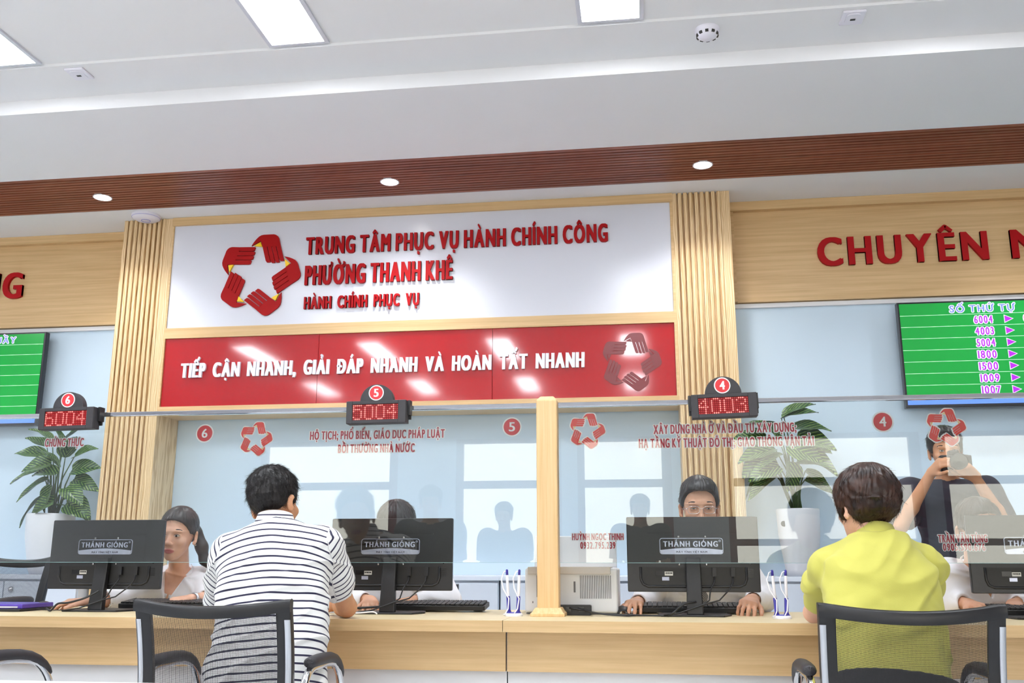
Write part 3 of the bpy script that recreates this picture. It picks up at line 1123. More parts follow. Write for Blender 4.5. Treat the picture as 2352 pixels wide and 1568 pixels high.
def mouse(x, y, rz, lab):
    t = thing('computer_mouse', lab, 'mouse', (x, y, CT))
    m = MB()
    rows = []
    for i in range(9):
        u = i / 8
        w = .031 * (.35 + .65 * math.sin(math.pi * (.12 + .76 * u)))
        h = .036 * math.sin(math.pi * (.12 + .72 * u)) ** .8
        yy = -.055 + .11 * u
        rows.append([(x + w * math.cos(a), y + yy, CT + .001 + h * max(0, math.sin(a)) ** .8) for a in [math.pi * k / 10 for k in range(11)]])
    m.grid(rows)
    o = m.build('shell', 'black_plastic', t, solid=.002)
    MB().tube([(x, y - .05, CT + .012), (x + .03, y - .09, CT + .004), (x + .12, y - .12, CT + .004), (x + .2, y - .1, CT + .004)], .002, 8).build('cable', 'black_plastic', t)
    return t


mouse(-2.77, 4.22, 0, 'black mouse under the right hand of the woman clerk')
mouse(-.105, 4.2, 0, 'black mouse under the hand of the clerk with eyeglasses')

# ------------------------------------------------------------------ pens on stands
def pen_stand(x, y, lab, dark):
    t = thing('pen_stand', lab, 'pen holder', (x, y, CT))
    MB().lathe([(.036, 0), (.037, .006), (.034, .012), (.02, .016), (.001, .017)], (x, y, CT), 28, cap=False).build('base', 'pen_white', t)
    MB().lathe([(.031, .0125), (.0315, .0145), (.022, .0166)], (x, y, CT), 28, cap=False).build('badge', 'pen_blue', t)
    for dx, tilt in ((-.019, -3), (.017, 2)):
        M = Matrix.Translation((x + dx, y, CT)) @ Matrix.Rotation(math.radians(tilt), 4, 'Y')
        m = MB().lathe([(.014, .006), (.012, .014), (.0075, .024), (.0075, .078), (.006, .079)], (0, 0, 0), 16)
        m.v = [M @ v for v in m.v]
        hb = m.build('socket', 'pen_blue', t)
        m = MB().lathe([(.0052, .07), (.006, .09), (.0058, .155), (.005, .175), (.004, .178)], (0, 0, 0), 14)
        m.v = [M @ v for v in m.v]
        m.build('pen_barrel', 'pen_white', t)
        m = MB().lathe([(.0055, .163), (.0052, .182), (.002, .186)], (0, 0, 0), 14)
        m.v = [M @ v for v in m.v]
        m.build('pen_cap', 'pen_blue', t)
        q = [(0, 0, .18), (-.012, -.002, .176), (-.024, -.004, .15), (-.018, -.008, .11), (.004, -.012, .07), (.0, -.02, .03), (-.012, -.03, .01), (-.02, -.012, .008)]
        m = MB().tube([M @ Vector(p) for p in q], .0026, 8)
        m.build('cord', 'pen_white', t)
    return t


pen_stand(-.545, 3.99, 'white and blue two pen stand in front of the wooden post', 0)
pen_stand(.515, 3.97, 'white and blue two pen stand in front of the woman in yellow', 0)

# ------------------------------------------------------------------ printer, power strip, folder, cables
t = thing('printer', 'white desktop printer behind the wooden post', 'printer', (-.33, 4.33, CT))
m = MB().rbox((-.52, 4.16, CT + .006), (-.125, 4.5, CT + .19), .012, axis='x', n=4)
m.build('body', 'printer_white', t, bevel=.012, bseg=4)
MB().box((-.505, 4.135, CT + .165), (-.155, 4.4, CT + .195)).build('rear_cover', 'printer_grey', t, bevel=.002)
m = MB()
for k in range(18):
    m.box((-.285 + k * .0075, 4.1585, CT + .065), (-.282 + k * .0075, 4.1605, CT + .16))
m.build('vent', 'slot_dark', t)
m = MB()
m.box((-.312, 4.1585, CT + .09), (-.304, 4.1605, CT + .135))
m.build('latch', 'slot_dark', t)
MB().box((-.47, 4.1585, CT + .07), (-.4675, 4.1605, CT + .16)).build('slot', 'slot_dark', t)
MB().box((-.488, 4.158, CT + .045), (-.484, 4.1605, CT + .053)).build('socket', 'slot_dark', t)
MB().box((-.505, 4.40, CT + .18), (-.135, 4.41, CT + .33)).build('paper_tray', 'printer_white', t, bevel=.004)
MB().box((-.515, 4.17, CT), (-.13, 4.49, CT + .006)).build('foot_plate', 'slot_dark', t)

t = thing('power_strip', 'black power strip lying by the printer and post', 'power strip', (-.30, 4.10, CT))
MB().rbox((-.40, 4.085, CT), (-.235, 4.125, CT + .042), .006, axis='y').build('case', 'black_plastic', t, bevel=.002)
m = MB()
for x in (-.33, -.275):
    m.box((x - .011, 4.0825, CT + .014), (x + .011, 4.086, CT + .034))
m.build('switch', 'black_gloss', t)


def cable(pts, lab, r=.0035, mat='black_plastic'):
    P_ = [Vector(p) for p in pts]
    out = []
    for i in range(len(P_) - 1):
        p0 = P_[max(i - 1, 0)]; p1 = P_[i]; p2 = P_[i + 1]; p3 = P_[min(i + 2, len(P_) - 1)]
        for k in range(6):
            u = k / 6
            out.append(.5 * ((2 * p1) + (p2 - p0) * u + (2 * p0 - 5 * p1 + 4 * p2 - p3) * u * u + (3 * p1 - p0 - 3 * p2 + p3) * u ** 3))
    out.append(P_[-1])
    o = tag(MB().tube(out, r, 8).build('cable', mat), lab, 'cable')
    return stand_at(o, P_[0])


cable([(-.325, 4.08, CT + .03), (-.27, 4.07, CT + .022), (-.2, 4.05, CT + .01), (-.08, 4.05, CT + .005), (.02, 4.03, CT + .005), (.06, 4.02, CT + .005)], 'black cable running from the power strip toward the monitor')
cable([(-.29, 4.08, CT + .03), (-.2, 4.03, CT + .01), (-.1, 4.0, CT + .004), (-.06, 4.02, CT + .004), (-.02, 4.06, CT + .006)], 'thin black cable looping in front of the printer', .0022)
cable([(.08, 4.02, CT + .005), (.1, 4.0, CT + .02), (.14, 4.02, CT + .05), (.19, 4.06, CT + .058)], 'thick black cable arching to the stand of the monitor hiding the clerk', .0045)
cable([(-1.36, 4.1, CT + .005), (-1.3, 4.08, CT + .02), (-1.22, 4.05, CT + .025), (-1.13, 4.07, CT + .03)], 'dark cable by the stand of the monitor beside the striped shirt man', .0045)
cable([(-1.34, 4.0, CT + .006), (-1.28, 3.99, CT + .01), (-1.2, 3.98, CT + .008), (-1.14, 4.0, CT + .012), (-1.12, 4.0, CT + .004)], 'white clear coiled cable by the elbow of the striped shirt man', .003, 'pen_white')
cable([(-2.66, 4.08, CT + .012), (-2.6, 4.02, CT + .006), (-2.57, 4.02, CT + .035), (-2.52, 4.02, CT + .04), (-2.45, 4.03, CT + .06), (-2.4, 4.05, CT + .09)], 'thick black cable arching to the stand of the monitor next to the woman clerk', .0045)

t = thing('document_folder', 'purple document folder lying on the counter behind window 6', 'folder', (-2.98, 4.08, CT))
MB().box((-3.2, 4.0, CT), (-2.735, 4.2, CT + .012)).build('lower_tray', 'black_plastic', t, bevel=.003)
MB().box((-3.25, 4.02, CT + .012), (-2.738, 4.25, CT + .032)).build('cover', 'folder_purple', t, bevel=.004)
MB().box((-3.25, 4.0185, CT + .015), (-2.93, 4.0205, CT + .022)).box((-2.85, 4.0188, CT + .016), (-2.76, 4.0205, CT + .022)).build('label', 'label_white', t)

# ------------------------------------------------------------------ rear cabinets
def cabinet(x0, x1, lab, doors, lock=None):
    y0, z1 = 6.30, .925
    t = thing('storage_cabinet', lab, 'cabinet', ((x0 + x1) / 2, 6.5, 0))
    MB().box((x0, y0 + .02, .08), (x1, YB - .005, z1 - .03)).box((x0 + .02, y0 + .06, 0), (x1 - .02, YB - .02, .08)).build('carcass', 'cabinet_white', t)
    MB().box((x0 - .005, y0 - .012, z1 - .03), (x1 + .005, YB - .005, z1)).build('top', 'cabinet_white', t, bevel=.003)
    w = (x1 - x0) / doors
    for k in range(doors):
        d = MB().box((x0 + k * w + .004, y0, .085), (x0 + (k + 1) * w - .004, y0 + .02, z1 - .045)).build('door', 'cabinet_white', t, bevel=.003)
        xl = x0 + k * w + (w - .06 if k % 2 == 0 else .06)
        MB().lathe([(.016, 0), (.016, .012), (.010, .014), (.010, .02), (.001, .02)], (xl, y0, .825), 20, M=Matrix.Rotation(math.radians(90), 4, 'X')).build('lock', 'brushed', d)


cabinet(-3.47, -.96, 'long white cabinet along the blue wall behind window 5', 4)
cabinet(-.95, .24, 'white cabinet with a round lock behind the printer', 2)
cabinet(.66, 2.4, 'white cabinet below the potted plant behind window 4', 2)
cabinet(2.41, 4.4, 'white cabinet under the queue screen cut by the frame edge', 2)
cabinet(-5.0, -3.9, 'white cabinet beside the slatted column under the round access point', 2)

# ------------------------------------------------------------------ potted plants
def leaf(mb, base, dirv, L, W, droop, roll, rnd):
    """Broad pointed leaf with a folded midrib."""
    d = Vector(dirv).normalized()
    side = d.cross(Vector((0, 0, 1)))
    if side.length < 1e-3:
        side = Vector((1, 0, 0))
    side.normalize()
    side = Matrix.Rotation(roll, 3, d) @ side
    up = side.cross(d).normalized()
    rows, uvs = [], []
    p = Vector(base)
    n = 9
    ang = 0
    for i in range(n + 1):
        u = i / n
        w = W * (math.sin(math.pi * min(1, .06 + u * .94) ** .72) ** .85) * (1 - .25 * u) + .0015
        dd = Matrix.Rotation(-droop * u, 3, side) @ d
        uu = Matrix.Rotation(-droop * u, 3, side) @ up
        row, ur = [], []
        for j in range(-3, 4):
            s_ = j / 3
            wav = .004 * math.sin(9 * u + 2 * s_ + rnd)
            row.append(p + side * (w * s_) + uu * (abs(s_) * w * .32 + wav))
            ur.append((s_ * w / W, u))
        rows.append(row); uvs.append(ur)
        p = p + dd * (L / n)
    mb.grid(rows, 0, True, uvs)


def plant(cx, cy, z0, pr, ph, leaves, lab, seed):
    rnd = random.Random(seed)
    t = thing('potted_plant', lab, 'plant', (cx, cy, z0))
    MB().lathe([(pr * .62, 0), (pr * .72, ph * .1), (pr * .95, ph * .6), (pr, ph * .97), (pr * .98, ph), (pr * .92, ph), (pr * .9, ph - .04), (.001, ph - .04)], (cx, cy, z0), 40).build('pot', 'pot_white', t)
    MB().lathe([(.001, 0), (pr * .9, 0), (pr * .9, .012), (.001, .016)], (cx, cy, z0 + ph - .04), 30).build('soil', 'soil', t)
    ms, ml = MB(), MB()
    top = Vector((cx, cy, z0 + ph - .03))
    for (px_, py_, dy, L, W, ang, droop) in leaves:
        b = at(px_, py_, cy + dy)
        a = math.radians(ang)
        d = Vector((math.cos(a), rnd.uniform(-.45, -.1), math.sin(a)))
        root = top + Vector((rnd.uniform(-.03, .03), rnd.uniform(-.03, .03), 0))
        mid = root.lerp(b, .55) + Vector((0, 0, .05))
        ms.tube([root, mid, b], [.006, .005, .003], 7)
        roll = rnd.uniform(-.5, .5) + (.55 if math.cos(a) > 0 else -.55)
        leaf(ml, b, d, L, W, droop, roll, rnd.random() * 6)
    ms.build('stem', 'stem_green', t)
    ml.build('foliage', 'leaf', t)


plant(-4.28, 6.5, .925, .165, .425, [
    (98, 1080, -.05, .24, .075, 195, .5), (105, 1045, 0, .22, .07, 170, .4), (108, 1025, .05, .20, .06, 150, .5), (120, 1010, 0, .19, .05, 140, .6), (150, 1010, .04, .22, .06, 40, .7),
    (112, 1100, -.08, .26, .08, 215, .4), (95, 1140, -.05, .26, .065, 232, .4), (125, 1150, -.12, .22, .085, 200, .6), (120, 1115, -.1, .2, .08, 250, .5), (150, 1120, -.1, .22, .08, 330, .5),
    (165, 1080, 0, .24, .08, 10, .5), (170, 1100, .02, .26, .07, 345, .6), (165, 1140, -.05, .26, .07, 320, .4), (150, 1050, .05, .24, .08, 60, .7), (170, 1050, 0, .22, .07, 25, .5),
    (135, 1075, -.1, .22, .085, 120, .7), (140, 1030, -.05, .2, .07, 95, .7), (118, 1065, -.1, .22, .08, 185, .7), (150, 1160, -.1, .22, .075, 345, .8), (128, 1090, -.14, .2, .085, 165, .8)],
    'potted plant with variegated leaves in a white pot behind window 6', 3)
plant(.965, 6.385, .925, .135, .42, [
    (1790, 985, 0, .24, .09, 160, .5), (1800, 955, .03, .22, .075, 30, .5), (1795, 960, 0, .24, .075, 15, .4), (1815, 985, 0, .26, .08, 5, .5), (1830, 1005, -.05, .26, .1, 350, .6),
    (1835, 1040, -.05, .28, .11, 335, .5), (1800, 1045, -.1, .2, .09, 195, .7), (1780, 1030, -.05, .26, .1, 190, .6), (1760, 1050, 0, .22, .09, 215, .6), (1790, 1070, -.1, .24, .08, 200, .5),
    (1830, 1065, -.1, .24, .09, 0, .6), (1850, 1080, -.05, .22, .05, 325, .4), (1810, 1025, -.1, .24, .1, 340, .7), (1790, 1010, -.08, .22, .09, 130, .8), (1770, 1075, .05, .28, .07, 220, .4),
    (1850, 1100, .05, .2, .05, 335, .4), (1845, 1015, .05, .2, .07, 345, .6), (1780, 1090, -.03, .26, .06, 215, .4), (1815, 1060, -.12, .2, .1, 270, .6), (1760, 1010, 0, .22, .08, 170, .5)],
    'potted plant with broad green leaves in a white pot behind window 4', 9)
MB().lathe([(.018, 0), (.018, .004), (.001, .005)], (.862, 6.30, 1.25), 20, M=Matrix.Rotation(math.radians(90), 4, 'X')).build('pot_badge', 'detector_dark', [o for o in bpy.data.objects if o.name.startswith('potted_plant')][-1])

# ------------------------------------------------------------------ chairs
def chair(first=[None]):
    if first[0] is not None:
        return copy_tree(first[0])
    t = thing('mesh_chair', '', 'chair', (0, 0, 0))
    MB().rbox((-.24, -.21, .43), (.24, .25, .49), .05, axis='z', n=5).build('seat', 'seat_fabric', t, bevel=.02, bseg=3)

    def back(u, v, off=0.0):
        """u across -1..1, v height 0..1"""
        w = .236 + .004 * v
        y = -.215 - .07 * v + .02 * math.sin(math.pi * v) - (1 - u * u) * .045 + off
        z = .50 + .385 * v - (1 - u * u) * .020 * v
        return Vector((u * w, y, z))
    for s in (-1, 1):
        m = MB()
        rows = []
        for k in range(17):
            v = -.08 + 1.08 * k / 16
            c = back(s, v)
            r = []
            for (dx, dy) in ((-.034, -.012), (.0, -.02), (.013, -.016), (.015, .012), (-.03, .014)):
                r.append(c + Vector((s * dx, dy, 0)))
            r.append(r[0])
            rows.append(r if s > 0 else r[::-1])
        m.grid(rows)
        m.f.append(tuple(range(5)) if s < 0 else tuple(range(4, -1, -1))); m.mi.append(0); m.sm.append(False)
        m.build('back_post', 'black_plastic', t, bevel=.003)
        m = MB()
        rows = []
        for k in range(17):
            v = -.06 + .93 * k / 16
            c = back(s, v)
            r = [c + Vector((s * dx, dy, 0)) for dx, dy in ((-.006, -.0185), (-.004, -.0235), (.012, -.0195), (.0125, -.014))]
            rows.append(r if s > 0 else r[::-1])
        m.grid(rows)
        m.build('silver_strip', 'brushed', t)
    m = MB()
    rows = []
    for k in range(25):
        u = -1.06 + 2.12 * k / 24
        uu = max(-1, min(1, u))
        c = back(uu, 1.0) + Vector(((u - uu) * .25, 0, 0))
        r = [c + Vector((0, dy, dz)) for dy, dz in ((-.014, -.026), (-.02, -.010), (-.017, .008), (-.004, .013), (.012, .008), (.012, -.026), (-.014, -.026))]
        rows.append(r[::-1])
    m.grid(rows)
    n = len(rows[0])
    m.f.append(tuple(range(n - 1))); m.mi.append(0); m.sm.append(False)
    m.f.append(tuple(24 * n + k for k in range(n - 1))[::-1]); m.mi.append(0); m.sm.append(False)
    m.build('top_rail', 'black_plastic', t, bevel=.002)
    MB().tube([back(u / 10, .0) for u in range(-10, 11)], .018, 8, flat=((0, 1, 0), .6)).build('lower_rail', 'black_plastic', t)
    rows, uvs = [], []
    for i in range(25):
        v = 1.0 * i / 24
        rows.append([back(-.93 + 1.86 * j / 24, v) for j in range(25)])
        uvs.append([((-.93 + 1.86 * j / 24) * .24, v * .42) for j in range(25)])
    MB().grid(rows, 0, True, uvs).build('mesh_back', 'chair_mesh', t)
    for s in (-1, 1):
        x = s * .268
        path = [(s * .235, -.2, .50), (x, -.19, .60), (x, -.12, .663), (x, .0, .672), (x, .1, .672), (x, .2, .65), (x, .27, .56), (x, .285, .4), (x, .29, .06), (x, .27, .02), (x, .1, .013), (x, -.25, .013)]
        sm = []
        V_ = [Vector(p) for p in path]
        for i in range(len(V_) - 1):
            p0, p1, p2, p3 = V_[max(i - 1, 0)], V_[i], V_[i + 1], V_[min(i + 2, len(V_) - 1)]
            for k in range(5):
                u = k / 5
                sm.append(.5 * ((2 * p1) + (p2 - p0) * u + (2 * p0 - 5 * p1 + 4 * p2 - p3) * u * u + (3 * p1 - p0 - 3 * p2 + p3) * u ** 3))
        sm.append(V_[-1])
        MB().tube(sm, .0135, 10).build('arm_frame', 'chrome', t)
        pad = [Vector((x, -.13, .690)), Vector((x, -.1, .692)), Vector((x, .06, .692)), Vector((x, .16, .684)), Vector((x, .23, .645)), Vector((x, .265, .6))]
        MB().tube(pad, [.02, .026, .026, .025, .021, .015], 12, flat=((0, 0, 1), .8)).build('arm_pad', 'dark_plastic', t, subsurf=1)
    MB().tube([(-.268, -.24, .013), (.268, -.24, .013)], .0125, 10).tube([(-.268, .284, .4), (-.2, .1, .42), (.2, .1, .42), (.268, .284, .4)], .012, 8).build('cross_bar', 'chrome', t)
    first[0] = t
    return t


XCA = at(490, 1400, 2.98).x
XCB = at(2097, 1420, 2.97).x
CH = [((XCA, 3.24, 0), 2.0, 'black mesh visitor chair occupied by the man in the striped shirt', 1), ((XCB, 3.24, 0), -2.0, 'black mesh visitor chair occupied by the woman in yellow', 1),
      ((-2.525, 3.25, 0), -12, 'black mesh visitor chair showing only an armrest at the frame edge', 1), ((-2.36, 4.80, 0), 176, 'black mesh chair under the woman clerk', 1), ((.24, 4.82, 0), 180, 'black mesh chair under the clerk with eyeglasses', 1), ((-1.26, 4.88, 0), 180, 'black mesh chair under the clerk in a dark tie beside the striped man', 1), ((1.50, 4.80, 0), 180, 'black mesh chair under the clerk behind the woman in yellow', 1), ((-3.66, 4.95, 0), 172, 'empty black mesh clerk chair behind window 6', 1.165)]
for loc, rz, lab, sc in CH:
    t = chair()
    t.location = loc
    t.rotation_euler = (0, 0, math.radians(rz))
    t.scale = (1, 1, sc)
    tag(t, lab, 'chair', 'mesh chairs')

# low white table close to the camera
t = thing('white_table', 'white table top at the bottom edge below the striped shirt man', 'table', (-.95, .6, 0))
MB().rbox((-2.6, .35, .855), (-.303, 1.05, .88), .03, axis='z', n=4).build('top', 'table_white', t, bevel=.004)
for x in (-2.5, -.4):
    for y in (.42, .98):
        MB().box((x - .02, y - .02, 0), (x + .02, y + .02, .855)).build('leg', 'brushed', t)
# ------------------------------------------------------------------ sculpting with distance fields
F32 = np.float32


def nrm(v):
    v = np.asarray(v, float)
    return v / np.linalg.norm(v)


def frame(fwd, up=(0, 0, 1)):
    """Columns: right, forward, up."""
    f = nrm(fwd)
    x = nrm(np.cross(f, up))
    return np.stack([x, f, np.cross(x, f)], 1)


def rotz(v, deg):
    a = math.radians(deg)
    return np.array([v[0] * math.cos(a) - v[1] * math.sin(a), v[0] * math.sin(a) + v[1] * math.cos(a), v[2]])


class Sculpt:
    def __init__(s):
        s.ops = []          # (kind, fn, k, lo, hi)

    def _add(s, kind, fn, k, pts, r):
        pts = np.asarray(pts, float)
        s.ops.append((kind, fn, k, pts.min(0) - r, pts.max(0) + r))

    def cone(s, a, b, ra, rb, k=.015, kind='add'):
        a = np.asarray(a, F32); b = np.asarray(b, F32)
        ba = b - a
        L = float(ba @ ba) + 1e-12

        def fn(P):
            pa = P - a
            h = np.clip((pa @ ba) / F32(L), 0, 1)
            return np.sqrt(((pa - h[:, None] * ba) ** 2).sum(1)) - (F32(ra) + F32(rb - ra) * h)
        s._add(kind, fn, k, [a, b], max(ra, rb))

    def ell(s, c, r, R=None, k=.015, kind='add'):
        c = np.asarray(c, F32); r = np.asarray(r, F32)
        R = np.eye(3, dtype=F32) if R is None else np.asarray(R, F32)

        def fn(P):
            q = (P - c) @ R
            k0 = np.sqrt(((q / r) ** 2).sum(1))
            k1 = np.sqrt(((q / (r * r)) ** 2).sum(1)) + F32(1e-6)
            return k0 * (k0 - 1) / k1
        s._add(kind, fn, k, [c], float(max(r)))

    def loft(s, o, R, tab, k=.02, n=2.3, kind='add', grow=0.0):
        """tab rows: t, centre y, half depth, half width along the up axis of frame R at o."""
        o = np.asarray(o, F32); R = np.asarray(R, F32)
        T = np.asarray(tab, float)
        tt = np.linspace(T[0, 0], T[-1, 0], 160)
        sm = []
        for c in (1, 2, 3):
            v = np.interp(tt, T[:, 0], T[:, c])
            w = max(3, int(160 * .5 / len(T)))
            ker = np.hanning(w + 2)[1:-1]; ker /= ker.sum()
            pad = np.concatenate([np.full(w, v[0]), v, np.full(w, v[-1])])
            sm.append(np.convolve(pad, ker, 'same')[w:-w].astype(F32))
        t32 = tt.astype(F32)

        def fn(P):
            q = (P - o) @ R
            t = q[:, 2]
            cy = np.interp(t, t32, sm[0]).astype(F32); hd = np.interp(t, t32, sm[1]).astype(F32) + F32(grow); hw = np.interp(t, t32, sm[2]).astype(F32) + F32(grow)
            x = np.abs(q[:, 0]) / hw; y = np.abs(q[:, 1] - cy) / hd
            e = (x ** n + y ** n) ** F32(1 / n)
            d = (e - 1) * np.minimum(hd, hw)
            return np.maximum(d, np.maximum(t - t32[-1], t32[0] - t))
        ext = max(abs(T[:, 3]).max(), (abs(T[:, 1]) + T[:, 2]).max()) + grow
        s._add(kind, fn, k, [o + R[:, 2] * T[0, 0], o + R[:, 2] * T[-1, 0]], ext)
        return fn

    def op(s, kind, fn, k=.004):
        s.ops.append((kind, fn, k, None, None))

    def eval(s, P, act=None):
        d = None
        for i, (kind, fn, k, lo, hi) in enumerate(s.ops):
            if act is not None and not act[i]:
                continue
            v = fn(P).astype(F32)
            if kind == 'add':
                if d is None:
                    d = v
                else:
                    h = np.clip(k - np.abs(d - v), 0, None) / F32(k)
                    d = np.minimum(d, v) - h * h * F32(k * .25)
            elif d is None:
                continue
            elif kind == 'sub':
                h = np.clip(k - np.abs(d + v), 0, None) / F32(k)
                d = np.maximum(d, -v) + h * h * F32(k * .25)
            elif kind == 'int':
                d = np.maximum(d, v)
            elif kind == 'disp':
                d = d + v
        if d is None:
            d = np.full(len(P), 1.0, F32)
        return d

    def mesh(s, h, lo=None, hi=None):
        los = [o[3] for o in s.ops if o[0] == 'add' and o[3] is not None]; his = [o[4] for o in s.ops if o[0] == 'add' and o[3] is not None]
        lo = np.min(los, 0) - .02 if lo is None else np.asarray(lo)
        hi = np.max(his, 0) + .02 if hi is None else np.asarray(hi)
        B = 8
        nb = np.ceil((hi - lo) / (h * B)).astype(int) + 1
        n = nb * B
        V = np.ones(tuple(n), F32)
        cb = np.stack(np.meshgrid(*[np.arange(q) for q in nb], indexing='ij'), -1).reshape(-1, 3)
        cen = (lo + (cb * B + (B - 1) / 2) * h).astype(F32)
        # coarse pass, in chunks of space with far primitives culled
        G = 5
        key = (cb // G) @ np.array([1, 1000, 1000000])
        rad_g = h * B * G * .87
        rad_b = h * B * .87
        off = np.stack(np.meshgrid(*[np.arange(B)] * 3, indexing='ij'), -1).reshape(-1, 3)
        order = np.argsort(key, kind='stable')
        ks = key[order]
        starts = np.r_[0, np.nonzero(np.diff(ks))[0] + 1, len(ks)]
        for a, b in zip(starts[:-1], starts[1:]):
            idx = order[a:b]
            c = cen[idx].mean(0)[None]
            dist = []
            for (kind, fn, k, l_, h_) in s.ops:
                dist.append(float(fn(c)[0]) if kind in ('add', 'sub') else 0.0)
            adds = [dist[i] for i, o in enumerate(s.ops) if o[0] == 'add']
            m = min(adds)
            if m > rad_g * 2 + .03:
                continue
            act = []
            for i, o in enumerate(s.ops):
                if o[0] == 'add':
                    act.append(dist[i] <= m + 2.2 * rad_g + o[2] + .012)
                elif o[0] == 'sub':
                    act.append(dist[i] <= rad_g * 1.6 + o[2] + .02)
                else:
                    act.append(True)
            db = s.eval(cen[idx], act)
            near = np.abs(db) < rad_b * 1.45 + .006
            for q in idx[~near]:
                x, y, z = cb[q] * B
                V[x:x + B, y:y + B, z:z + B] = 1.0
            far = ~near
            for q, dv in zip(idx[far], db[far]):
                if dv < 0:
                    x, y, z = cb[q] * B
                    V[x:x + B, y:y + B, z:z + B] = -1.0
            sel = idx[near]
            if len(sel):
                pts = (lo + ((cb[sel] * B)[:, None, :] + off[None]) * h).reshape(-1, 3).astype(F32)
                d = s.eval(pts, act).reshape(-1, B, B, B)
                for q, dv in zip(sel, d):
                    x, y, z = cb[q] * B
                    V[x:x + B, y:y + B, z:z + B] = dv
        return surface_nets(V, lo, h)


def surface_nets(V, lo, h):
    S = V < 0
    nx, ny, nz = V.shape
    c = np.zeros((nx - 1, ny - 1, nz - 1), np.int8)
    for dx in (0, 1):
        for dy in (0, 1):
            for dz in (0, 1):
                c += S[dx:nx - 1 + dx, dy:ny - 1 + dy, dz:nz - 1 + dz]
    act = (c > 0) & (c < 8)
    I = np.argwhere(act)
    idm = np.full(act.shape, -1, np.int32)
    idm[tuple(I.T)] = np.arange(len(I))
    acc = np.zeros((len(I), 3)); cnt = np.zeros(len(I))
    corners = [(a, b, d) for a in (0, 1) for b in (0, 1) for d in (0, 1)]
    vals = {q: V[I[:, 0] + q[0], I[:, 1] + q[1], I[:, 2] + q[2]] for q in corners}
    for q in corners:
        for ax in range(3):
            if q[ax] == 0:
                r = list(q); r[ax] = 1; r = tuple(r)
                v0, v1 = vals[q], vals[r]
                m = (v0 < 0) != (v1 < 0)
                t = np.where(m, v0 / np.where(m, v0 - v1, 1), 0)
                p = np.zeros((len(I), 3)); p[:] = q
                p[:, ax] += t
                acc += np.where(m[:, None], p, 0); cnt += m
    verts = lo + (I + acc / cnt[:, None]) * h
    faces = []
    for ax in range(3):
        a1, a2 = [(1, 2), (2, 0), (0, 1)][ax]
        sl0 = [slice(None)] * 3; sl1 = [slice(None)] * 3
        sl0[ax] = slice(0, -1); sl1[ax] = slice(1, None)
        e = S[tuple(sl0)] != S[tuple(sl1)]
        E = np.argwhere(e)
        E = E[(E[:, a1] > 0) & (E[:, a2] > 0) & (E[:, a1] < V.shape[a1] - 1) & (E[:, a2] < V.shape[a2] - 1)]
        if not len(E):
            continue
        q = []
        for (u, v) in ((-1, -1), (0, -1), (0, 0), (-1, 0)):
            C = E.copy(); C[:, a1] += u; C[:, a2] += v
            q.append(idm[C[:, 0], C[:, 1], C[:, 2]])
        Q = np.stack(q, 1)
        ins = S[E[:, 0], E[:, 1], E[:, 2]]
        Q[~ins] = Q[~ins][:, ::-1]
        faces.append(Q)
    F = np.concatenate(faces)
    F = F[(F >= 0).all(1)]
    return verts, F


def smooth_mesh(V, F, it=2, lam=.5):
    n = len(V)
    for _ in range(it):
        acc = np.zeros_like(V); cnt = np.zeros(n)
        for a in range(4):
            b = (a + 1) % 4
            np.add.at(acc, F[:, a], V[F[:, b]]); np.add.at(cnt, F[:, a], 1)
            np.add.at(acc, F[:, b], V[F[:, a]]); np.add.at(cnt, F[:, b], 1)
        V = V + lam * (acc / np.maximum(cnt, 1)[:, None] - V)
    return V


def mesh_obj(name, V, F, mat, parent=None, attrs=None, base=(0, 0, 0)):
    me = bpy.data.meshes.new(name)
    V = np.asarray(V, np.float32) - np.asarray(base, np.float32)
    me.vertices.add(len(V)); me.vertices.foreach_set('co', V.ravel())
    F = np.asarray(F, np.int32)
    me.loops.add(F.size); me.loops.foreach_set('vertex_index', F.ravel())
    me.polygons.add(len(F)); me.polygons.foreach_set('loop_start', np.arange(0, F.size, F.shape[1], dtype=np.int32))
    try:
        me.polygons.foreach_set('loop_total', np.full(len(F), F.shape[1], dtype=np.int32))
    except Exception:
        pass
    me.update(calc_edges=True)
    me.polygons.foreach_set('use_smooth', np.ones(len(F), bool))
    for k, a in (attrs or {}).items():
        at_ = me.attributes.new(k, 'FLOAT', 'POINT')
        at_.data.foreach_set('value', np.asarray(a, np.float32))
    me.materials.append(MATS[mat])
    me.validate()
    o = bpy.data.objects.new(name, me)
    COL.objects.link(o)
    if parent is not None:
        o.parent = parent
    return o


def noise3(P, f, seed=0):
    """Cheap smooth noise: warped sines, about -1..1."""
    rs = np.random.RandomState(seed)
    out = 0
    for k in range(4):
        w = rs.normal(size=3); w = w / np.linalg.norm(w) * f * (1 + .5 * k)
        w2 = rs.normal(size=3) * f * .6
        out = out + np.sin(P @ w.astype(F32) + 1.3 * np.sin(P @ w2.astype(F32) + rs.rand() * 6) + rs.rand() * 6) / (1 + .6 * k)
    return (out / 2.2).astype(F32)


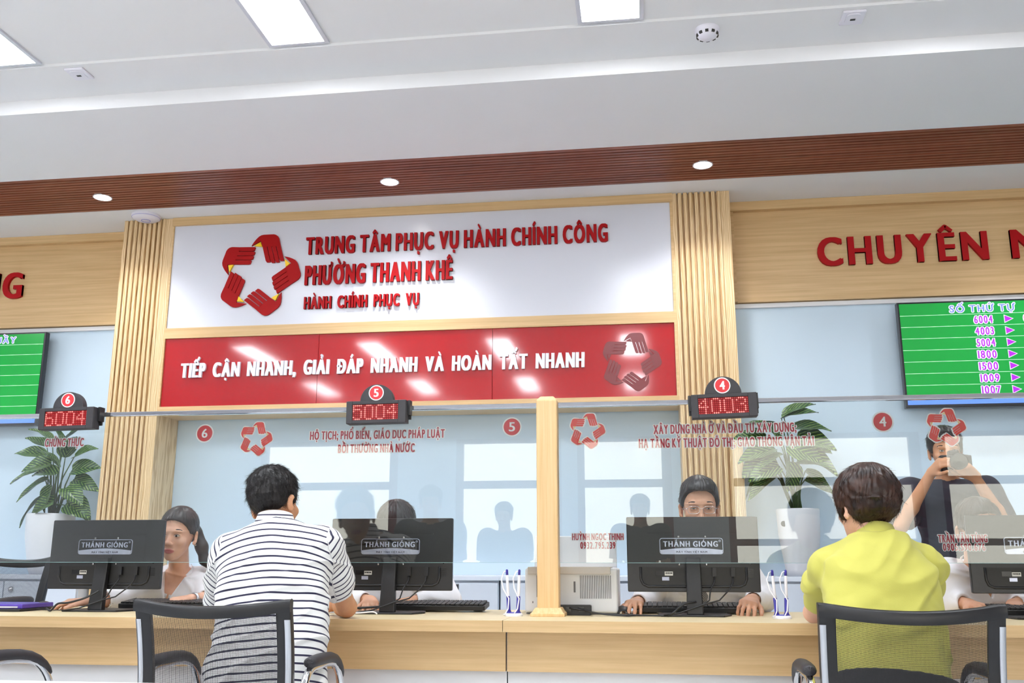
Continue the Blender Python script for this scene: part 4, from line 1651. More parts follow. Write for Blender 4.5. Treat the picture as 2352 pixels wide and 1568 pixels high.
# ------------------------------------------------------------------ materials of people
def skin_mat(name, rgb, lip=(176, 96, 92), rough=0.48):
    m, nt, b = new_mat(name)
    N, L = nt.nodes, nt.links
    b.inputs['Roughness'].default_value = rough
    b.inputs['Subsurface Weight'].default_value = 0.08
    b.inputs['Subsurface Radius'].default_value = (.012, .005, .003)
    at_ = N.new('ShaderNodeAttribute'); at_.attribute_name = 'lip'
    a2 = N.new('ShaderNodeAttribute'); a2.attribute_name = 'stubble'
    tc = N.new('ShaderNodeTexCoord')
    nz = N.new('ShaderNodeTexNoise'); nz.inputs['Scale'].default_value = 28; nz.inputs['Detail'].default_value = 4
    L.new(tc.outputs['Object'], nz.inputs['Vector'])
    c = lin(rgb)
    rp = N.new('ShaderNodeValToRGB')
    rp.color_ramp.elements[0].position = .3; rp.color_ramp.elements[1].position = .7
    rp.color_ramp.elements[0].color = (c[0] * .95, c[1] * .90, c[2] * .88, 1)
    rp.color_ramp.elements[1].color = (min(1, c[0] * 1.05), min(1, c[1] * 1.06), min(1, c[2] * 1.06), 1)
    L.new(nz.outputs['Fac'], rp.inputs['Fac'])
    mx = N.new('ShaderNodeMix'); mx.data_type = 'RGBA'
    L.new(at_.outputs['Fac'], mx.inputs[0]); L.new(rp.outputs['Color'], mx.inputs[6]); mx.inputs[7].default_value = lin(lip)
    m2 = N.new('ShaderNodeMix'); m2.data_type = 'RGBA'
    L.new(a2.outputs['Fac'], m2.inputs[0]); L.new(mx.outputs[2], m2.inputs[6]); m2.inputs[7].default_value = lin((44, 34, 30))
    L.new(m2.outputs[2], b.inputs['Base Color'])
    return m


skin_mat('skin_tan', (206, 152, 116))
skin_mat('skin_fair', (226, 178, 152), lip=(206, 112, 110))
skin_mat('skin_mid', (212, 162, 132), lip=(176, 104, 98))


def hair_mat(name, rgb, rgb2):
    m, nt, b = new_mat(name)
    N, L = nt.nodes, nt.links
    b.inputs['Roughness'].default_value = .38
    b.inputs['Specular IOR Level'].default_value = .4
    tc = N.new('ShaderNodeTexCoord')
    nz = N.new('ShaderNodeTexNoise'); nz.inputs['Scale'].default_value = 22; nz.inputs['Detail'].default_value = 5
    L.new(tc.outputs['Object'], nz.inputs['Vector'])
    rp = N.new('ShaderNodeValToRGB')
    rp.color_ramp.elements[0].position = .35; rp.color_ramp.elements[1].position = .75
    rp.color_ramp.elements[0].color = lin(rgb); rp.color_ramp.elements[1].color = lin(rgb2)
    L.new(nz.outputs['Fac'], rp.inputs['Fac'])
    L.new(rp.outputs['Color'], b.inputs['Base Color'])
    return m


hair_mat('hair_black', (22, 20, 21), (44, 40, 40))
hair_mat('hair_brown', (28, 18, 15), (70, 42, 30))
hair_mat('hair_soft', (34, 28, 28), (66, 54, 50))


def cloth(name, rgb, rough=.8, weave=420.0, bump=.12):
    m, nt, b = new_mat(name)
    N, L = nt.nodes, nt.links
    b.inputs['Roughness'].default_value = rough
    b.inputs['Sheen Weight'].default_value = .1
    tc = N.new('ShaderNodeTexCoord')
    nz = N.new('ShaderNodeTexNoise'); nz.inputs['Scale'].default_value = 14; nz.inputs['Detail'].default_value = 4
    n2 = N.new('ShaderNodeTexNoise'); n2.inputs['Scale'].default_value = weave
    L.new(tc.outputs['Object'], nz.inputs['Vector']); L.new(tc.outputs['Object'], n2.inputs['Vector'])
    c = lin(rgb)
    rp = N.new('ShaderNodeValToRGB')
    rp.color_ramp.elements[0].color = tuple(v * .96 for v in c[:3]) + (1,); rp.color_ramp.elements[1].color = tuple(min(1, v * 1.03) for v in c[:3]) + (1,)
    L.new(nz.outputs['Fac'], rp.inputs['Fac'])
    L.new(rp.outputs['Color'], b.inputs['Base Color'])
    bp = N.new('ShaderNodeBump'); bp.inputs['Strength'].default_value = bump; bp.inputs['Distance'].default_value = .003
    L.new(n2.outputs['Fac'], bp.inputs['Height']); L.new(bp.outputs['Normal'], b.inputs['Normal'])
    return m, nt, b, rp


cloth('cloth_white', (238, 238, 244))
cloth('cloth_yellow', (202, 197, 94))
cloth('cloth_dark', (36, 36, 42))
cloth('cloth_black', (22, 22, 25))
cloth('cloth_denim', (96, 124, 160))
cloth('cloth_brown', (110, 78, 62))
cloth('cloth_navy', (44, 48, 62))
_m, _nt, _b, _rp = cloth('cloth_stripe', (240, 240, 238))
_N, _L = _nt.nodes, _nt.links
_a = _N.new('ShaderNodeAttribute'); _a.attribute_name = 'stripe'
_q = _N.new('ShaderNodeMath'); _q.operation = 'MULTIPLY'; _q.inputs[1].default_value = 1 / .0262
_L.new(_a.outputs['Fac'], _q.inputs[0])
_fr = _N.new('ShaderNodeMath'); _fr.operation = 'FRACT'; _L.new(_q.outputs[0], _fr.inputs[0])
_lt = _N.new('ShaderNodeMath'); _lt.operation = 'LESS_THAN'; _lt.inputs[1].default_value = .245; _L.new(_fr.outputs[0], _lt.inputs[0])
_mx = _N.new('ShaderNodeMix'); _mx.data_type = 'RGBA'; _mx.inputs[7].default_value = lin((36, 34, 66))
_L.new(_lt.outputs[0], _mx.inputs[0]); _L.new(_rp.outputs['Color'], _mx.inputs[6]); _L.new(_mx.outputs[2], _b.inputs['Base Color'])
_m, _nt, _b, _rp = cloth('cloth_tie', (60, 62, 70))
_N, _L = _nt.nodes, _nt.links
_w = _N.new('ShaderNodeTexWave'); _w.bands_direction = 'DIAGONAL'; _w.inputs['Scale'].default_value = 75
_tc = _N.new('ShaderNodeTexCoord'); _L.new(_tc.outputs['Object'], _w.inputs['Vector'])
_r2 = _N.new('ShaderNodeValToRGB'); _r2.color_ramp.elements[0].color = lin((46, 48, 58)); _r2.color_ramp.elements[1].color = lin((180, 180, 184))
_L.new(_w.outputs['Fac'], _r2.inputs['Fac']); _L.new(_r2.outputs['Color'], _b.inputs['Base Color'])
P('eye_white', (226, 218, 212), .2, vary=.01)
P('eye_dark', (30, 20, 16), .1, vary=.05)
P('gold_wire', (214, 206, 196), .2, metal=1.0)
P('silver_wire', (222, 222, 226), .15, metal=1.0)
P('skin_nail', (228, 186, 166), .35)

# ------------------------------------------------------------------ anatomy
HEAD = [(.0, .056, .022, .024), (.018, .050, .040, .040), (.045, .036, .058, .054), (.075, .020, .074, .062), (.105, .006, .088, .0685), (.135, .000, .094, .0735),
        (.165, -.002, .092, .0735), (.19, -.004, .080, .064), (.21, -.005, .060, .048), (.224, -.006, .036, .028), (.231, -.006, .008, .008)]


class Head:
    """Head frame: origin under the skull at chin height, y forward, z up."""
    def __init__(s, pos, fwd, up=(0, 0, 1), sc=1.0):
        s.R = frame(fwd, up); s.sc = sc
        s.o = np.asarray(pos, float) - s.R @ np.array([0, .0, .12]) * sc     # pos = centre of the head

    def p(s, *q):
        return s.o + s.R @ (np.array(q, float) * s.sc)

    def local(s, P):
        return ((P - s.o.astype(F32)) @ s.R.astype(F32)) / F32(s.sc)

    def skull(s, S, grow=0.0, k=.01):
        T = [(t * s.sc, c * s.sc, d * s.sc, w * s.sc) for t, c, d, w in HEAD]
        fl = S.loft(s.o, s.R, T, k, 2.2, grow=grow)
        kind, _, kk, lo, hi = S.ops[-1]
        rr = np.array([.0742, .0945, .0975], F32)

        def fn(P):
            q = s.local(P)
            e = q - np.array([0, -.002, .134], F32)
            k0 = np.sqrt(((e / rr) ** 2).sum(1)); k1 = np.sqrt(((e / (rr * rr)) ** 2).sum(1)) + F32(1e-6)
            de = k0 * (k0 - 1) / k1 * F32(s.sc) - F32(grow)
            return np.where(q[:, 2] > .134, de, fl(P))
        S.ops[-1] = (kind, fn, kk, lo, hi)
        return fn

    def features(s, S, female=False):
        k = s.sc
        R = s.R
        S.ell(s.p(0, .084, .132), (.052 * k, .012 * k, .012 * k), R, .016)                 # brow
        for x in (-1, 1):
            S.ell(s.p(.033 * x, .098, .112), (.017 * k, .012 * k, .0125 * k), R, .010, 'sub')   # socket
            S.ell(s.p(.032 * x, .080, .112), (.0155 * k, .0115 * k, .0115 * k), R, .005)       # lidded eye
            S.ell(s.p(.042 * x, .068, .082), (.022 * k, .018 * k, .018 * k), R, .02)          # cheek
            S.ell(s.p(.0115 * x, .104, .0735), (.0095 * k, .0095 * k, .0075 * k), R, .007)    # nostril wing
            S.ell(s.p(.0815 * x, -.008, .098), (.0075 * k, .0175 * k, .0315 * k), frame(rotz(R[:, 1], -34 * x), R[:, 2] - R[:, 1] * .18), .006)  # ear
            S.ell(s.p(.089 * x, .002, .100), (.006 * k, .009 * k, .018 * k), frame(rotz(R[:, 1], -24 * x), R[:, 2]), .004, 'sub')
            S.ell(s.p(.0765 * x, .000, .074), (.006 * k, .008 * k, .009 * k), R, .006)
        S.cone(s.p(0, .088, .118), s.p(0, .110, .082), .0075 * k, .0095 * k, .012)           # nose
        S.ell(s.p(0, .113, .0775), (.0115 * k, .0105 * k, .0095 * k), R, .007)
        for x in (-1, 1):
            S.ell(s.p(.006 * x, .1145, .0685), (.0034 * k, .0045 * k, .003 * k), R, .003, 'sub')
        S.ell(s.p(0, .090, .046), (.024 * k, .0115 * k, .0062 * k), R, .006)
        S.ell(s.p(0, .087, .036), (.020 * k, .0115 * k, .0068 * k), R, .006)
        S.ell(s.p(0, .102, .0412), (.026 * k, .0055 * k, .0016 * k), R, .003, 'sub')
        S.ell(s.p(0, .078, .012), (.020 * k, .014 * k, .013 * k), R, .014)                   # chin

    def lip(s, V):
        q = s.local(V.astype(F32))
        d = np.sqrt((q[:, 0] / .024) ** 2 + ((q[:, 2] - .041) / .0105) ** 2)
        return np.where(q[:, 1] > .082, np.clip((1.12 - d) * 5, 0, 1), 0) * (np.abs(q[:, 2] - .041) < .014)

    def eyes(s, parent, base, lid=.0048, gaze=(0, 0), brow='hair_black', thick=1.0):
        for x in (-1, 1):
            # almond of the eyeball showing between the lids
            m = MB()
            rows = []
            for i in range(7):
                v = -1 + 2 * i / 6
                r = []
                for j in range(11):
                    u = -1 + 2 * j / 10
                    hh = lid * (1 - abs(u) ** 2.2)
                    r.append(Vector(s.p(.032 * x + u * .0148, .0921 - .0032 * u * u - .0014 * v * v + .0009, .1118 + v * hh + .0008 * u * x)) - Vector(base) * 0)
                rows.append(r)
            m.grid(rows, 0)
            n0 = len(m.v)
            gx, gz = gaze
            c = (.032 * x + gx, .0934, .1118 + gz)
            m.add([s.p(c[0] + .0047 * math.cos(a), c[1], c[2] + min(lid * .92, .0047) * math.sin(a)) for a in [2 * math.pi * k / 16 for k in range(16)]], [tuple(range(16))], 1)
            m.build('eye', ['eye_white', 'eye_dark'], parent)
            m = MB()
            m.tube([s.p(.032 * x + u * .0160, .0932 - .0035 * u * u, .1118 + lid * 1.08 * (1 - abs(u) ** 2.2) + .0004) for u in [-1 + q / 6 for q in range(13)]], [.0004 + .0009 * math.sin(math.pi * q / 12) for q in range(13)], 6)
            m.build('eyelash', 'eye_dark', parent)
            m = MB()
            m.tube([s.p(x * (.014 + .038 * u), .0935 - .012 * u * u, .1335 + .007 * math.sin(2.0 * u) - .004 * u * u) for u in [q / 10 for q in range(11)]], [.0016 + .0028 * thick * math.sin(math.pi * (.15 + .8 * q / 10)) for q in range(11)], 7, flat=(s.R[:, 1], .45))
            m.build('eyebrow', brow, parent)


def hand(S, wrist, dirv, back, side, curl=(.35, .4, .45, .5), spread=.10, thumb=(.7, .35), sc=1.0, k=.004):
    """A hand from the wrist along dirv; back = normal of the back of the hand; side = +1 if the thumb is on the (dir x back) side."""
    f = nrm(dirv)
    b = nrm(np.asarray(back, float) - f * np.dot(f, back))
    x = np.cross(f, b) * side                # toward the thumb
    w = np.asarray(wrist, float)
    K = []
    for i, (ox, oy) in enumerate(((.027, .084), (.009, .089), (-.010, .085), (-.027, .076))):
        K.append(w + (f * oy + x * ox + b * (.002 if i in (1, 2) else -.001)) * sc)
    for i, q in enumerate(K):
        a = w + (x * (.015, .006, -.005, -.014)[i]) * sc
        S.cone(a, q, .0155 * sc, .0122 * sc, .014)
    S.ell(w + f * .045 * sc - b * .003 * sc, (.034 * sc, .044 * sc, .0125 * sc), np.stack([x, f, b], 1), .012)
    tips = []
    for i, q in enumerate(K):
        L = [(.043, .026, .022), (.047, .030, .023), (.044, .028, .022), (.034, .021, .020)][i]
        sp = (1.3, .35, -.5, -1.5)[i] * spread
        d0 = nrm(f * math.cos(sp) + x * math.sin(sp))
        ax = np.cross(d0, b)
        ang = curl[i] * .8
        p = q
        r = (.0092, .0094, .0090, .0080)[i] * sc
        for j in range(3):
            d = d0 * math.cos(ang) - b * math.sin(ang)
            e = p + d * L[j] * sc
            S.cone(p, e, r * (1 - .08 * j), r * (.93 - .1 * j), k if j else .009)
            p = e
            ang += curl[i] * (1.0, .75, 0)[j]
        tips.append((p, d, r))
    t0 = w + (f * .022 + x * .022 - b * .006) * sc
    a, c = thumb
    d1 = nrm(f * math.cos(a) + x * math.sin(a) - b * .25)
    t1 = t0 + d1 * .040 * sc
    d2 = nrm(f * math.cos(a - c) + x * math.sin(a - c) - b * .3)
    t2 = t1 + d2 * .031 * sc
    d3 = nrm(f * math.cos(a - 1.6 * c) + x * math.sin(a - 1.6 * c) - b * .35)
    t3 = t2 + d3 * .024 * sc
    S.cone(t0, t1, .0145 * sc, .0115 * sc, .012)
    S.cone(t1, t2, .0112 * sc, .0100 * sc, .004)
    S.cone(t2, t3, .0102 * sc, .0080 * sc, .004)
    return tips


def arm_skin(S, sh, el, wr, sc=1.0):
    S.cone(sh, el, .046 * sc, .037 * sc, .02)
    mid = np.asarray(el) * .65 + np.asarray(wr) * .35
    S.cone(el, mid, .036 * sc, .037 * sc, .015)
    S.cone(mid, wr, .037 * sc, .0245 * sc, .015)


TORSO = [(0, .0, .105, .165), (.10, .0, .105, .160), (.20, .005, .100, .150), (.32, .012, .108, .163), (.42, .008, .108, .178), (.49, .0, .095, .182), (.54, -.008, .075, .150), (.575, -.012, .060, .085)]


def torso_frame(pel, neck, side):
    """Frame with z from pelvis to neck, x = toward 'side', y = front."""
    z = nrm(np.asarray(neck, float) - pel)
    x = nrm(np.asarray(side, float) - z * np.dot(side, z))
    return np.stack([x, np.cross(z, x), z], 1)


def scaled(tab, L, w=1.0, d=1.0):
    q = L / tab[-1][0]
    return [(t * q, c * d, hd * d, hw * w) for t, c, hd, hw in tab]


def cuff_cut(S, a, b, r, depth=.02):
    """Hollow a sleeve end at b (sleeve runs a -> b) so that the opening shows."""
    a = np.asarray(a, float); b = np.asarray(b, float)
    d = nrm(b - a)
    b32, d32 = b.astype(F32), d.astype(F32)

    def end(P):
        q = P - b32
        t = q @ d32
        rr = np.sqrt(np.maximum((q * q).sum(1) - t * t, 0))
        return np.maximum(np.maximum(-t, t - F32(.12)), rr - F32(r * 1.9))
    S._add('sub', end, .002, [b, b + d * .1], r * 2)
    S.cone(b - d * depth, b + d * .06, r, r * 1.02, .003, 'sub')


def cut_plane(S, p, nrm_, k=0):
    """Remove everything on the +normal side, near p only."""
    p = np.asarray(p, F32); n = np.asarray(nrm(nrm_), F32)

    def fn(Q):
        return (Q - p) @ n
    S.op('int', fn)


def ring_collar(name, mat, parent, c, R, prof, a0, a1, rx, ry, thick=.004, attrs=False, n=48, closed=False):
    """Collar band: prof rows (height, outward) swept round an ellipse from a0 to a1 degrees (90 = front)."""
    rows = []
    st = []
    for i in range(n + 1):
        a = math.radians(a0 + (a1 - a0) * i / n)
        r = []
        for (hz, ro) in prof:
            if callable(hz):
                hz = hz(a)
            q = np.array([(rx + ro) * math.cos(a), (ry + ro) * math.sin(a), hz])
            r.append(Vector(np.asarray(c, float) + R @ q))
        rows.append(r)
    m = MB().grid(rows)
    o = m.build(name, mat, parent, solid=thick)
    return o


def strands(V, F, direc, count, length, rad, seed, jitter=.35, lift=.25, sel=None, segs=4):
    """Fine tapered hair locks growing from a surface; direc(points) gives the combing direction."""
    rs = np.random.RandomState(seed)
    tri = np.concatenate([F[:, [0, 1, 2]], F[:, [0, 2, 3]]])
    A, B, C = V[tri[:, 0]], V[tri[:, 1]], V[tri[:, 2]]
    N = np.cross(B - A, C - A)
    ar = np.linalg.norm(N, axis=1) + 1e-12
    N = N / ar[:, None]
    cen = (A + B + C) / 3
    w = ar.copy()
    if sel is not None:
        w = w * sel(cen)
    pick = rs.choice(len(tri), count, p=w / w.sum())
    u = rs.rand(count, 2); fl = u.sum(1) > 1; u[fl] = 1 - u[fl]
    p = A[pick] + (B - A)[pick] * u[:, :1] + (C - A)[pick] * u[:, 1:]
    nn = N[pick]
    d = direc(p)
    d = d + rs.normal(size=d.shape) * jitter
    d = d - nn * (d * nn).sum(1, keepdims=True)
    d = d / (np.linalg.norm(d, axis=1, keepdims=True) + 1e-9)
    L = length * (.6 + .8 * rs.rand(count, 1))
    lf = lift * (.3 + 1.2 * rs.rand(count, 1))
    sd = np.cross(nn, d)
    vs, fs = [], []
    curl = rs.normal(size=(count, 1)) * .25
    for j in range(segs + 1):
        t = j / segs
        c = p + d * L * t + nn * (L * lf * (t - .75 * t * t)) - nn * .0015 + sd * L * curl * t * t
        r = rad * (1 - .85 * t)
        for k in range(3):
            a = 2 * math.pi * k / 3
            vs.append(c + sd * r * math.cos(a) + nn * r * math.sin(a))
    VS = np.stack(vs, 1).reshape(-1, 3)
    m = 3 * (segs + 1)
    base = (np.arange(count) * m)[:, None]
    fl = []
    for j in range(segs):
        for k in range(3):
            fl.append(base + np.array([[j * 3 + k, j * 3 + (k + 1) % 3, (j + 1) * 3 + (k + 1) % 3, (j + 1) * 3 + k]]))
    return VS, np.concatenate(fl)


def hair_cap(hd, zmin, thick, h=.0035, extra=None, seed=1, rough=.0022, freq=(120, 120, 30)):
    """Hair volume over the skull: zmin(local y, local x) lower limit, thick(local) thickness."""
    S = Sculpt()
    hd.skull(S, grow=0.0)
    S.ops[0] = (S.ops[0][0], S.ops[0][1], S.ops[0][2], S.ops[0][3] - .04, S.ops[0][4] + .04)

    def disp(P):
        q = hd.local(P)
        r = np.sqrt(q[:, 0] ** 2 + (q[:, 1]) ** 2) + .01
        ang = np.arctan2(q[:, 0], q[:, 1] + .01)
        g = np.sin(ang * 34 + 3 * np.sin(ang * 7 + q[:, 2] * 30) + 5 * q[:, 2] / r * .02) * np.sin(q[:, 2] * 55 + 4 * ang)
        return (-(thick(q)) + rough * g + rough * .8 * noise3(q, 95, seed)).astype(F32)
    S.op('disp', disp)

    def lim(P):
        q = hd.local(P)
        return ((zmin(q[:, 1], q[:, 0]) - q[:, 2]) * .8 + .0016 * noise3(q, 160, seed + 5)).astype(F32)
    S.op('int', lim)
    if extra:
        extra(S)
    V, F = S.mesh(h)
    return V, F


def seated_legs(S, pel, fwd, side, knee_h=.47, foot_y=.0, r=.075, gap=.09, thigh=.38):
    pel = np.asarray(pel, float); f = nrm(fwd); s_ = nrm(side)
    out = []
    for g in (-1, 1):
        hip = pel + s_ * gap * g + np.array([0, 0, .02])
        kn = hip + f * thigh; kn[2] = knee_h
        an = kn + f * .02; an[2] = .09
        toe = an + f * .15; toe[2] = .035
        heel = an - f * .03; heel[2] = .045
        S.cone(hip, kn, r * 1.12, r * .78, .04)
        S.cone(kn, an, r * .72, r * .5, .03)
        S.cone(heel, toe, .04, .034, .02)
        out.append((hip, kn, an))
    return out
# ------------------------------------------------------------------ people
def A3(px, py, y):
    return np.array(at(px, py, y))


def ss(a, b, x):
    t = np.clip((x - a) / (b - a), 0, 1)
    return t * t * (3 - 2 * t)


class Person:
    def __init__(s, name, label, pel, neck, side, hd, base_z=0.0, W=1.0, D=1.0, tab=None):
        s.label = label
        s.pel = np.asarray(pel, float); s.neck = np.asarray(neck, float)
        s.R = torso_frame(s.pel, s.neck, side)
        s.L = float(np.linalg.norm(s.neck - s.pel))
        s.tab = scaled(tab or TORSO, s.L, W, D)
        s.hd = hd
        s.base = np.array([s.pel[0], s.pel[1], base_z])
        s.S = Sculpt()
        s.root = None

    def torso_pt(s, x, y, t):
        return s.pel + s.R @ np.array([x, y, t])

    def body(s, skin, arms, hands, h=.0035, shrink=.010, legs=True, female=False, face=True, stubble=None, thin=True):
        S = s.S
        S.loft(s.pel, s.R, s.tab, .02, 2.4, grow=-shrink)
        S.cone(s.neck - s.R[:, 2] * .05, s.hd.p(0, -.012, .06), .058 if not female else .050, .050 if not female else .044, .03)
        s.hd.skull(S, k=.02)
        s.hd.features(S, female)
        for (sh, el, wr) in arms:
            arm_skin(S, sh, el, wr, .92 if female else 1.0)
        s.tips = []
        for hnd in hands:
            s.tips.append(hand(S, **hnd))
        if legs:
            s.leg = seated_legs(S, s.pel, s.R[:, 1] * np.array([1, 1, 0]), s.R[:, 0] * np.array([1, 1, 0]))
        V, F = S.mesh(h)
        V = smooth_mesh(V, F, 1, .4)
        at_ = {'lip': s.hd.lip(V) if face else np.zeros(len(V))}
        if stubble is not None:
            at_['stubble'] = stubble(s.hd.local(V.astype(F32)))
        s.root = mesh_obj('person', V, F, skin, None, at_, s.base)
        s.root.location = s.base
        tag(s.root, s.label, 'person')
        return s.root

    def shirt(s, mat, sleeves, h=.0045, tab=None, grow=0.0, name='shirt', neck_r=.062, wr=.003, seed=1, hem=None, extra=None, stripe=False, vneck=None, yoke=0.0):
        S = Sculpt()
        T = scaled(tab, s.L) if tab else s.tab
        ft = S.loft(s.pel, s.R, T, .03, 2.4, grow=grow)
        fs = []
        for (pts, radii) in sleeves:
            for i in range(len(pts) - 1):
                S.cone(pts[i], pts[i + 1], radii[i], radii[i + 1], .045 if i == 0 else .02)
                fs.append((S.ops[-1][1], np.asarray(pts[i], F32), np.asarray(pts[i + 1], F32), i, [np.asarray(q, F32) for q in pts]))
        if extra:
            extra(S)
        pel, R = s.pel.astype(F32), s.R.astype(F32)

        def disp(P):
            q = (P - pel) @ R
            st = np.stack([q[:, 0] * .7 + q[:, 2] * .5, q[:, 1], q[:, 2] * 1.3 - q[:, 0] * .6], 1).astype(F32)
            rid = 1 - np.abs(noise3(st * np.array([.8, 1, 1.6], F32), 13, seed + 7))
            return (wr * noise3(st, 16, seed) + wr * .55 * noise3(P, 38, seed + 3) - wr * 1.3 * np.clip(rid - .72, 0, 1) / .28).astype(F32)
        S.op('disp', disp)
        for (pts, radii) in sleeves:
            cuff_cut(S, pts[-2], pts[-1], radii[-1] - .006, .018)
        # neck opening
        S.cone(s.neck - s.R[:, 2] * .012, s.neck + s.R[:, 2] * .1, neck_r, neck_r, .004, 'sub')
        if vneck:
            vneck(S)
        V, F = S.mesh(h)
        V = smooth_mesh(V, F, 1, .4)
        attrs = {}
        if stripe:
            Vf = V.astype(F32)
            q = (Vf - pel) @ R
            d0 = ft(Vf)
            val = q[:, 2] + .006 * noise3(q * np.array([1, 1, .4], F32), 14, 4) + .03 * (q[:, 0] / .2) ** 2 * ss(.38, .5, q[:, 2])
            best = d0.copy() - .002
            acc = {}
            for fn, a, b, i, pts in fs:
                L0 = sum(float(np.linalg.norm(pts[j + 1] - pts[j])) for j in range(i))
                ba = b - a
                tt = ((Vf - a) @ ba) / np.linalg.norm(ba)
                d = fn(Vf)
                # a sleeve owns what lies outside the armhole
                own = (d < best) & (np.abs(q[:, 0]) > .192)
                val = np.where(own, L0 + tt, val)
                best = np.where(own, d, best)
            attrs['stripe'] = val + 10
        o = mesh_obj(name, V, F, mat, s.root, attrs, s.base)
        return o, V, F

    def hair(s, mat, zmin, thick, direc, n=1500, length=.025, rad=.0007, seed=1, extra=None, rough=.002, lift=.25, jitter=.35, sel=None, h=.0035):
        V, F = hair_cap(s.hd, zmin, thick, h, extra, seed, rough)
        V = smooth_mesh(V, F, 1, .3)
        VS, FS = strands(V, F, direc, n, length, rad, seed, jitter, lift, sel)
        return mesh_obj('hair', np.concatenate([V, VS]), np.concatenate([F, FS + len(V)]), mat, s.root, None, s.base)

    def trousers(s, mat, top=.09, grow=.014, h=.006, loft=.004):
        S = Sculpt()
        S.loft(s.pel, s.R, s.tab, .03, 2.4, grow=loft)
        for hip, kn, an in s.leg:
            S.cone(hip, kn, .088 + grow, .064 + grow, .05)
            S.cone(kn, an + np.array([0, 0, .01]), .062 + grow, .052 + grow * .6, .03)
        z = s.R[:, 2].astype(F32); o = (s.pel + s.R[:, 2] * top).astype(F32)
        cut_plane(S, o, z)
        V, F = S.mesh(h)
        return mesh_obj('trousers', V, F, mat, s.root, None, s.base)

    def shoes(s, mat='cloth_black'):
        for hip, kn, an in s.leg:
            S = Sculpt()
            f = nrm(s.R[:, 1] * np.array([1, 1, 0]))
            S.cone(an - f * .03 + np.array([0, 0, -.04]), an + f * .16 + np.array([0, 0, -.045]), .047, .042, .02)
            S.cone(an + np.array([0, 0, -.04]), an + np.array([0, 0, .0]), .047, .05, .03)
            V, F = S.mesh(.006)
            V[:, 2] = np.maximum(V[:, 2], .003)
            mesh_obj('shoe', V, F, mat, s.root, None, s.base)


def crown_dir(hd, cy=-.03, cz=.235, up=0.0, swirl=0.0):
    def fn(P):
        q = hd.local(P.astype(F32)).astype(float)
        d = q - np.array([0, cy, cz])
        if swirl:
            d = d + swirl * np.stack([-d[:, 1], d[:, 0], 0 * d[:, 0]], 1)
        d[:, 2] -= .05
        d = d / (np.linalg.norm(d, axis=1, keepdims=True) + 1e-9)
        d[:, 2] += up
        return d @ hd.R.T
    return fn


ZI = lambda ys, zs: (lambda y, x: np.interp(y, ys, zs).astype(F32))

# ---- man in the striped shirt
hd = Head(A3(627, 1150, 3.50), (.20, 1, -.08), (-.13, .16, 1), 1.02)
pel = A3(612, 1568, 3.25); pel[2] = .53
neck = A3(641, 1208, 3.44)
p = Person('person', 'man in white shirt with navy stripes seated with his back turned', pel, neck, A3(742, 1252, 3.46) - A3(527, 1268, 3.40), hd,
           tab=[(0, .0, .13, .205), (.10, .0, .128, .200), (.20, .0, .122, .192), (.32, .0, .122, .190), (.42, -.004, .118, .190), (.49, -.008, .102, .178), (.54, -.012, .082, .140), (.575, -.014, .066, .082)])
sa, ea, wa = A3(533, 1272, 3.41), A3(498, 1402, 3.62), A3(560, 1396, 3.86)
sb, eb, wb = A3(738, 1258, 3.46), A3(797, 1394, 3.75), A3(772, 1384, 3.92)
eb[2] = max(eb[2], CT + .040); wb[2] = CT + .045; wa[2] = CT + .04; ea[2] = CT + .035
rootA = p.body('skin_tan', [(sa, ea, wa), (sb, eb, wb)],
       [dict(wrist=wa, dirv=(.6, .7, -.1), back=(0, 0, 1), side=1), dict(wrist=wb, dirv=(-1, .12, -.08), back=(.1, -.35, .9), side=-1, curl=(.95, 1.0, 1.05, 1.1), thumb=(.5, .5))],
       stubble=lambda q: np.clip(ss(.0, .05, q[:, 2]) * ss(-.02, -.05, q[:, 1]) * .75 * (1 - ss(.09, .12, q[:, 2])) + .0, 0, 1), h=.0038)
ma = sa + (ea - sa) * .86; mb_ = sb + (eb - sb) * .66
shA, V_, F_ = p.shirt('cloth_stripe', [([sa, sa + (ma - sa) * .5, ma], [.080, .072, .060]), ([sb, sb + (mb_ - sb) * .5, mb_], [.082, .076, .066])], grow=.004, stripe=True, wr=.0045, seed=2, name='striped_shirt', neck_r=.066)
p.trousers('cloth_denim', top=-.015, grow=.0); p.shoes()
p.hair('hair_black', ZI([-.12, -.075, -.05, -.03, -.012, .02, .03, .045, .06, .08, .11], [.040, .045, .062, .085, .118, .122, .10, .145, .17, .182, .19]),
       lambda q: (.003 + .007 * ss(.05, .11, q[:, 2]) + .013 * ss(.13, .21, q[:, 2])).astype(F32), crown_dir(hd, up=.12, swirl=.5), n=5200, length=.026, rad=.0006, seed=4, rough=.0022, lift=.30, jitter=.45,
       sel=lambda c: .25 + .75 * ss(.08, .16, hd.local(c.astype(F32))[:, 2]))
# polo collar, striped like the shirt
cR = frame(nrm(p.R[:, 1] + .10 * p.R[:, 2]), p.R[:, 2])
co = ring_collar('collar', 'cloth_stripe', rootA, hd.p(0, -.020, .012) * .55 + neck * .45 + p.R[:, 2] * .012, np.stack([cR[:, 0], cR[:, 1], cR[:, 2]], 1),
            [(-.034, .026), (-.01, .018), (.014, .008), (.036, .001), (.038, -.003), (.026, -.004), (.0, -.002)], 105, 435, .062, .068, .003)
zc = (np.asarray(neck) - p.base)
at_ = co.data.attributes.new('stripe', 'FLOAT', 'POINT')
at_.data.foreach_set('value', np.array([v.co.z * 1.25 + 10.005 for v in co.data.vertices], np.float32))

